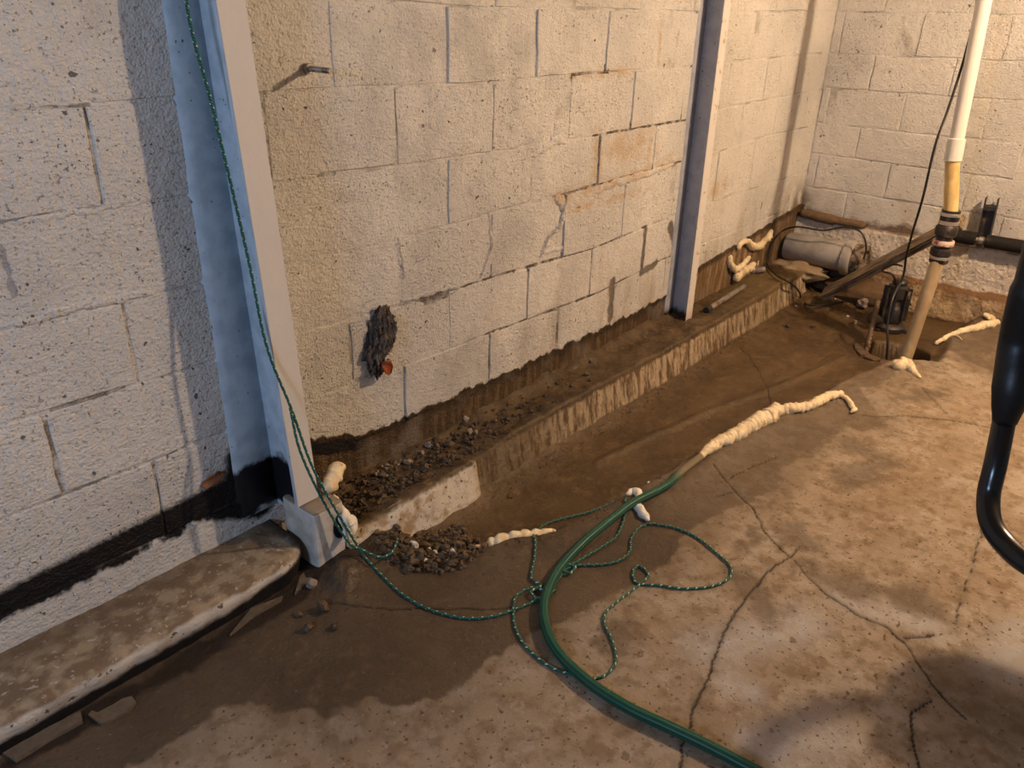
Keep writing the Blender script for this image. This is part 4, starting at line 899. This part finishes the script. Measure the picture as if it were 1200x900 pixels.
# ---------------------------------------------------------------- cords
M_CORD = simple('black_cord', (.012, .010, .010), .4, .5, 60, .3, .0003)
def lerp3(path): return path
cord = tube('power_cord', [(3.350, -0.784, 1.310), (3.350, -0.829, 1.090), (3.300, -0.846, 0.894), (3.250, -0.843, 0.674), (3.200, -0.837, 0.519), (3.200, -0.839, 0.298), (3.250, -0.821, 0.131), (3.300, -0.808, -0.003), (3.300, -0.815, -0.106), (3.200, -0.815, -0.189), (3.150, -0.831, -0.300), (3.120, -0.860, -0.393)] + [(3.12, -.89, -.60)], .0055, M_CORD, None, 8, 8)
tag(cord, 'black power cord hanging from above down into the sump pit', 'cord')
cb = tube('signal_cable', [(3.760, -0.500, -0.174), (3.760, -0.502, -0.121), (3.760, -0.481, -0.064), (3.760, -0.442, -0.029), (3.760, -0.368, -0.023), (3.760, -0.258, -0.062), (3.760, -0.161, -0.065), (3.760, -0.089, -0.073)] + [(3.761, -0.020, -0.116), (3.650, -0.020, -0.169), (3.620, -0.020, -0.243)] + [(3.588, -0.051, -0.285), (3.467, -0.157, -0.285), (3.405, -0.245, -0.285)] + [(3.594, -0.240, -0.380), (3.681, -0.240, -0.457)] + [(3.568, -0.338, -0.435), (3.740, -0.434, -0.435), (3.879, -0.473, -0.435), (4.005, -0.539, -0.435)], .0050, M_CORD, None, 8, 6)
tag(cb, 'thin black cable looping over the grey pipe end and down the curb', 'cable')
wr = tube('wire_loop', [(3.500, -0.760, -0.106), (3.500, -0.719, -0.106), (3.500, -0.675, -0.133), (3.500, -0.675, -0.151), (3.500, -0.723, -0.159), (3.550, -0.740, -0.225), (3.550, -0.725, -0.275)], .005, M_CORD, None, 8, 6); tag(wr, 'short stiff wire bent over the top of the sump pump', 'wire')

# ---------------------------------------------------------------- sump pump
PX, PY = 3.60, -.745; PZ = H(PX, PY)
sp_ = thing('sump_pump', 'old black sump pump standing on the mud behind the pit', 'pump', (PX, PY, PZ))
M_PUMP = simple('black_cast_iron', (.022, .018, .016), .5, .5, 30, .5, .003, None, (.08, .05, .03), 22, .62)
lathe('base', [(.060, 0), (.075, .004), (.078, .025), (.070, .035), (.050, .045)], M_PUMP, sp_, 20)
lathe('body', [(.045, .045), (.055, .060), (.055, .120), (.048, .130), (.040, .15), (.040, .175), (.052, .18), (.055, .20), (.050, .24), (.035, .25)], M_PUMP, sp_, 20)
lathe('cap', [(.035, .25), (.038, .262), (.030, .275), (.012, .28)], M_PUMP, sp_, 16)
for i in range(8):
    a = i * math.pi / 4 + .2; box('rib', (.048, -.004, .060), (.068, .004, .235), M_PUMP, sp_, Matrix.Rotation(a, 4, 'Z'), .0015)
for a in (.6, 2.7, 4.8): box('foot', (.055, -.012, -.008), (.095, .012, .014), M_PUMP, sp_, Matrix.Rotation(a, 4, 'Z'), .003)
lathe('outlet', [(.026, .0), (.026, .05), (.032, .052), (.032, .07), (.024, .072)], M_PUMP, sp_, 14, Matrix.Translation((-.03, .04, .045)) @ Matrix.Rotation(math.radians(70), 4, Vector((-.6, -.8, 0))))
lathe('motor_plate', [(.020, 0), (.020, .01)], M_STEEL, sp_, 12, Matrix.Translation((.0, -.05, .2)) @ Matrix.Rotation(math.radians(90), 4, 'X'))
# corrugated hose into pit
a = Vector((3.5000, -0.6828, -0.3047)); b = Vector((3.1300, -0.7716, -0.4788)); b2 = b + (b - a) * .25
path = [a + (b2 - a) * (i / 90) + Vector((0, 0, .018 * math.sin(math.pi * i / 90))) for i in range(91)]
M_CORR = simple('rusty_corrugated', (.10, .062, .036), .55, .4, 60, .5, .001)
v, f, uv = tube_data(path, [(.0140 if (i // 2) % 2 else .0095) for i in range(91)], 12); tag(mesh_obj('corrugated_tube', v, f, M_CORR, None, True), 'rusty ribbed tube leaning from the pump into the sump pit', 'tube')

# ---------------------------------------------------------------- board
def wood_mat():
    k = NT('grey_wet_wood', .7, .3); n = k.noise(18, 5, vec=k.n.new('ShaderNodeTexCoord').outputs['Object'], stretch=(6, 6, .5)); c = k.mix(k.ss(n, .38, .60), (.055, .036, .022), (.25, .185, .12))
    return k.done(c, None, k.bump(n, .003, .9))
a = Vector((3.6600, -0.3618, -0.3872)); a.z = max(a.z, -.39); b = Vector((3.4300, -0.9806, 0.1719))
Mx = axis_M(a, b); L = (b - a).length
bm = bmesh.new(); box_bm(bm, (-.042, -.019, 0), (.042, .019, L), None, .003)
wbm = bm_obj('wooden_board', bm, wood_mat()); wbm.matrix_world = Mx @ Matrix.Rotation(math.radians(35), 4, 'Z'); tag(wbm, 'weathered wooden board propped from the mud up to the pipe coupling', 'board')

# ---------------------------------------------------------------- grey pipe stub in the corner
def stub_mat():
    k = NT('grey_fibre_pipe', .7, .3); n = k.noise(9, 5); c = k.mix(k.ss(n, .35, .65), (.36, .335, .31), (.27, .25, .225)); Z = k.xyz()[2]
    c = k.mix(k.inv(k.ss(k.math('ADD', Z, k.mul(k.math('SUBTRACT', k.noise(18, 4), .5), .10)), -.285, -.225)), c, (.33, .23, .125)); return k.done(c, None, k.bump(k.noise(50, 4), .002))
st = thing('pipe_stub', 'short fat grey pipe lying across the far end of the curb in the corner', 'pipe', (3.87, -.03, -.215))
Mh = Matrix.Rotation(math.radians(90), 4, 'X'); M_STUB = stub_mat()
lathe('pipe_body', [(.072, 0.0), (.080, .01), (.083, .33), (.083, .335)], M_STUB, st, 28, Mh)
lathe('collar', [(.083, .335), (.097, .34), (.100, .375), (.096, .385), (.088, .39)], M_STUB, st, 28, Mh)
lathe('socket', [(.084, .385), (.086, .40), (.088, .45), (.080, .455), (.06, .455), (.055, .44)], simple('mottled_socket', (.22, .17, .12), .8, .2, 25, .5, .004, None, (.06, .04, .025), 30, .52), st, 28, Mh)
for x_, y_, s in ((3.96, -.05, .06), (3.97, -.16, .05), (3.99, -.30, .04)):
    pass
M_DIRT = simple('packed_dirt', (.105, .066, .034), .85, .2, 20, .5, .006)
bm = bmesh.new(); bmesh.ops.create_icosphere(bm, subdivisions=4, radius=1)
for v in bm.verts:
    q = v.co.copy(); n = mnoise.noise(q * 1.8) * .35 + mnoise.noise(q * 5) * .12; v.co = Vector((q.x * .10 * (1 + n), q.y * .23 * (1 + n), q.z * .065 * (1 + n)))
ob = bm_obj('dirt_pile', bm, M_DIRT, None, True); ob.location = (3.90, -.50, -.400); tag(ob, 'pile of brown dirt under the open end of the grey pipe', 'dirt')
bm = bmesh.new(); bmesh.ops.create_icosphere(bm, subdivisions=4, radius=1)
for v in bm.verts:
    q = v.co.copy(); n = mnoise.noise(q * 2.2) * .4 + mnoise.noise(q * 6) * .15; v.co = Vector((q.x * .09 * (1 + n), q.y * .17 * (1 + n), q.z * .05 * (1 + n)))
ob = bm_obj('dirt_pile', bm, simple('pale_silt', (.26, .19, .115), .85, .2, 20, .4, .005), None, True); ob.location = (3.80, -.13, -.325); tag(ob, 'pale silt heaped against the grey pipe on the curb', 'dirt')
# brown debris log on the back footing
lg = tube('rotten_stick', [(4.025, -.03, -.045), (4.02, -.12, -.05), (4.02, -.24, -.055), (4.03, -.40, -.058)], [.026] * 6 + [.03] * 6 + [.022] * 6 + [.014], simple('rotten_brown', (.14, .088, .048), .85, .2, 25, .5, .005), None, 10, 6); tag(lg, 'brown rotten stick lying along the back wall foot in the corner', 'stick')

# ---------------------------------------------------------------- insulated pipe & channel
M_INS = simple('black_foam_insulation', (.014, .012, .012), .8, .2, 60, .4, .002, None, (.07, .045, .03), 16, .64)
ip = thing('insulated_pipe', 'black foam insulated pipe running along the back wall behind the white pipe', 'pipe', (3.985, -.84, -.02))
Mh2 = Matrix.Rotation(math.radians(90), 4, 'X')
lathe('insulation', [(.030, 0), (.034, .004), (.035, .125), (.034, .130), (.03, .132)], M_INS, ip, 18, Mh2 @ Matrix.Rotation(math.radians(2), 4, 'Y'))
lathe('insulation', [(.030, .178), (.034, .180), (.035, 1.3)], M_INS, ip, 18, Mh2)
lathe('inner_pipe', [(.012, -.06), (.012, 1.32)], simple('grey_galvanised', (.33, .30, .26), .5, .4, 60, .3, .0006, .4), ip, 12, Mh2)
lathe('pipe_clip', [(.017, .145), (.019, .148), (.019, .168), (.017, .17)], M_CLAMP, ip, 12, Mh2)
ch = thing('strut_channel', 'short black steel channel standing upright on the wall above the insulated pipe', 'channel', (4.03, -1.0, -.02))
for nm, lo_, hi_ in (('back_plate', (.008, -.030, 0), (.013, .030, .175)), ('side_plate', (-.030, -.030, 0), (.010, -.026, .215)), ('side_plate', (-.030, .026, 0), (.010, .030, .215))):
    box(nm, lo_, hi_, M_PUMP, ch, Matrix.Rotation(math.radians(-3), 4, 'X'), .001)
box('cross_piece', (-.028, -.028, .150), (.008, .028, .172), M_PUMP, ch, Matrix.Rotation(math.radians(-3), 4, 'X'), .001)

# ---------------------------------------------------------------- conduit on the curb
ca = Vector((2.7015, -0.1188, -0.2880)); cbv = Vector((3.1872, -0.0903, -0.2880))
cd = thing('conduit', 'short grey conduit lying on the curb beyond the second column', 'conduit', tuple(ca))
Mc = axis_M((0, 0, 0), tuple(cbv - ca)); Lc = (cbv - ca).length; M_COND = simple('grey_conduit', (.20, .175, .15), .45, .4, 30, .3, .0008, None, (.10, .07, .045), 18, .56)
lathe('pipe', [(.0135, .0), (.0135, Lc)], M_COND, cd, 14, Mc); lathe('pipe_end', [(.0165, -.015), (.0165, .03), (.014, .033)], M_PUMP, cd, 14, Mc); lathe('joint', [(.0155, Lc * .52), (.0155, Lc * .58)], M_COND, cd, 14, Mc)
fit = (3.5101, -0.0188, -0.2850)
pf = thing('pipe_fitting', 'dark pipe fitting lying behind the foam strip on the curb', 'fitting', fit)
Mf = Matrix.Rotation(math.radians(90), 4, 'Y') @ Matrix.Rotation(math.radians(40), 4, 'X'); lathe('body', [(.018, -.035), (.022, -.03), (.022, .01), (.017, .015), (.017, .04)], M_COND, pf, 14, Mf); lathe('ring', [(.024, -.04), (.024, -.028)], M_CLAMP, pf, 14, Mf)

# ---------------------------------------------------------------- bricks of the pit rim
M_PB = simple('pit_brick', (.085, .052, .028), .7, .35, 25, .5, .004)
R = random.Random(5)
rim = [(95, 0), (120, 0), (145, 0), (170, 0), (195, 0), (107, 1), (133, 1), (158, 1), (184, 1)]
for i, (dg, lv) in enumerate(rim):
    a = math.radians(dg); c = Vector((PIT[0] + math.cos(a) * .150, PIT[1] + math.sin(a) * .150, -.520 + lv * .047)); M = Matrix.Translation(c) @ Matrix.Rotation(a + R.uniform(-.08, .08), 4, 'Z')
    bm = bmesh.new(); box_bm(bm, (-.02, -.031, -.022), (.03, .031, .022), None, .004); b_ = bm_obj('brick', bm, M_PB, fo); b_.matrix_world = M
# pit water
wm = NT('pit_water', .08, .5); wm.b.inputs['Base Color'].default_value = (.012, .008, .005, 1)
bm = bmesh.new(); bmesh.ops.create_circle(bm, cap_ends=True, segments=40, radius=.19)
w_ = bm_obj('pit_water', bm, wm.m); w_.location = (PIT[0], PIT[1], -.600); tag(w_, 'dark standing water at the bottom of the sump pit', 'water', None, 'stuff')

# ---------------------------------------------------------------- black tubular frame at the right edge, unseen rest added to cast its shadow
M_TUBE = simple('black_gloss_tube', (.008, .008, .009), .25, .5, 40, .2, .0002); M_PADB = simple('black_arm_pad', (.006, .006, .0065), .45, .4, 50, .3, .001)
chx = thing('tubular_frame', 'black tubular frame cut off by the right edge, unseen rest added for its shadow', 'chair', (1.9, -1.75, -.40))
cl0 = Vector(chx.location)
def rl(P): return [tuple(Vector(p) - cl0) for p in P]
loop = [(0.391, -1.580, 0.800), (0.381, -1.584, 0.720), (0.394, -1.588, 0.640), (0.392, -1.597, 0.560), (0.337, -1.609, 0.500), (0.319, -1.614, 0.460), (0.289, -1.627, 0.440), (0.267, -1.649, 0.430), (0.241, -1.679, 0.430), (0.230, -1.726, 0.430), (0.219, -1.776, 0.450)]
tube('arm_tube', rl(loop), .0135, M_TUBE, chx, 14, 8)
pad = [(0.381, -1.582, 0.790), (0.379, -1.585, 0.710), (0.394, -1.588, 0.640), (0.375, -1.597, 0.590), (0.371, -1.602, 0.540)]
tube('arm_pad', rl(pad), [.020] * 8 + [.0225] * 18 + [.0215, .0205, .0195, .0185, .017, .0155, .0145], M_PADB, chx, 16, 8)
hoop = [(1.201, -1.675, 0.392), (1.259, -1.659, 0.392), (1.342, -1.660, 0.392), (1.414, -1.681, 0.392), (1.487, -1.728, 0.392), (1.523, -1.789, 0.392), (1.506, -1.833, 0.392), (1.412, -1.866, 0.392)]
tube('shadow_hoop', rl(hoop), .022, M_TUBE, chx, 12, 8)  # unseen hoop, shaped to throw the arched floor shadow
hoop2 = [(1.374, -1.772, 0.326), (1.480, -1.753, 0.326), (1.552, -1.757, 0.326), (1.622, -1.796, 0.326), (1.646, -1.851, 0.326), (1.640, -1.912, 0.326), (1.588, -1.974, 0.326)]
tube('shadow_hoop', rl(hoop2), .022, M_TUBE, chx, 12, 8)  # second unseen hoop, added for the wider shadow arch
st_ = [(1.314, -1.791, 0.282), (1.422, -1.765, 0.282), (1.504, -1.756, 0.282), (1.561, -1.788, 0.282), (1.587, -1.846, 0.282), (1.577, -1.919, 0.282), (1.499, -1.995, 0.282), (1.316, -1.995, 0.282), (1.201, -1.861, 0.282)]
n_ = len(st_); V = rl([(a_, b_, c_ - .02) for a_, b_, c_ in st_]) + rl([(a_, b_, c_ + .02) for a_, b_, c_ in st_])
mesh_obj('shadow_plate', V, [tuple(range(n_))[::-1], tuple(range(n_, 2 * n_))] + [(i, (i + 1) % n_, n_ + (i + 1) % n_, n_ + i) for i in range(n_)], M_PADB, chx)  # unseen plate, outlined to cast the broad floor shadow
for q_ in (st_[6], st_[7], hoop2[-1]):
    x_, y_, z_ = q_; tube('unseen_leg', rl([(x_, y_, z_), (x_ + .01, y_ - .02, (z_ - .4) / 2), (x_ + .02, y_ - .03, -.395)]), .018, M_TUBE, chx, 12, 4)  # unseen legs, made up to carry the shadow-casting plate
tube('unseen_support', rl([loop[-1], tuple((Vector(loop[-1]) + Vector(st_[7])) / 2 + Vector((0, -.25, 0))), st_[7]]), .016, M_TUBE, chx, 12, 6)  # unseen link from the visible tube to the added plate
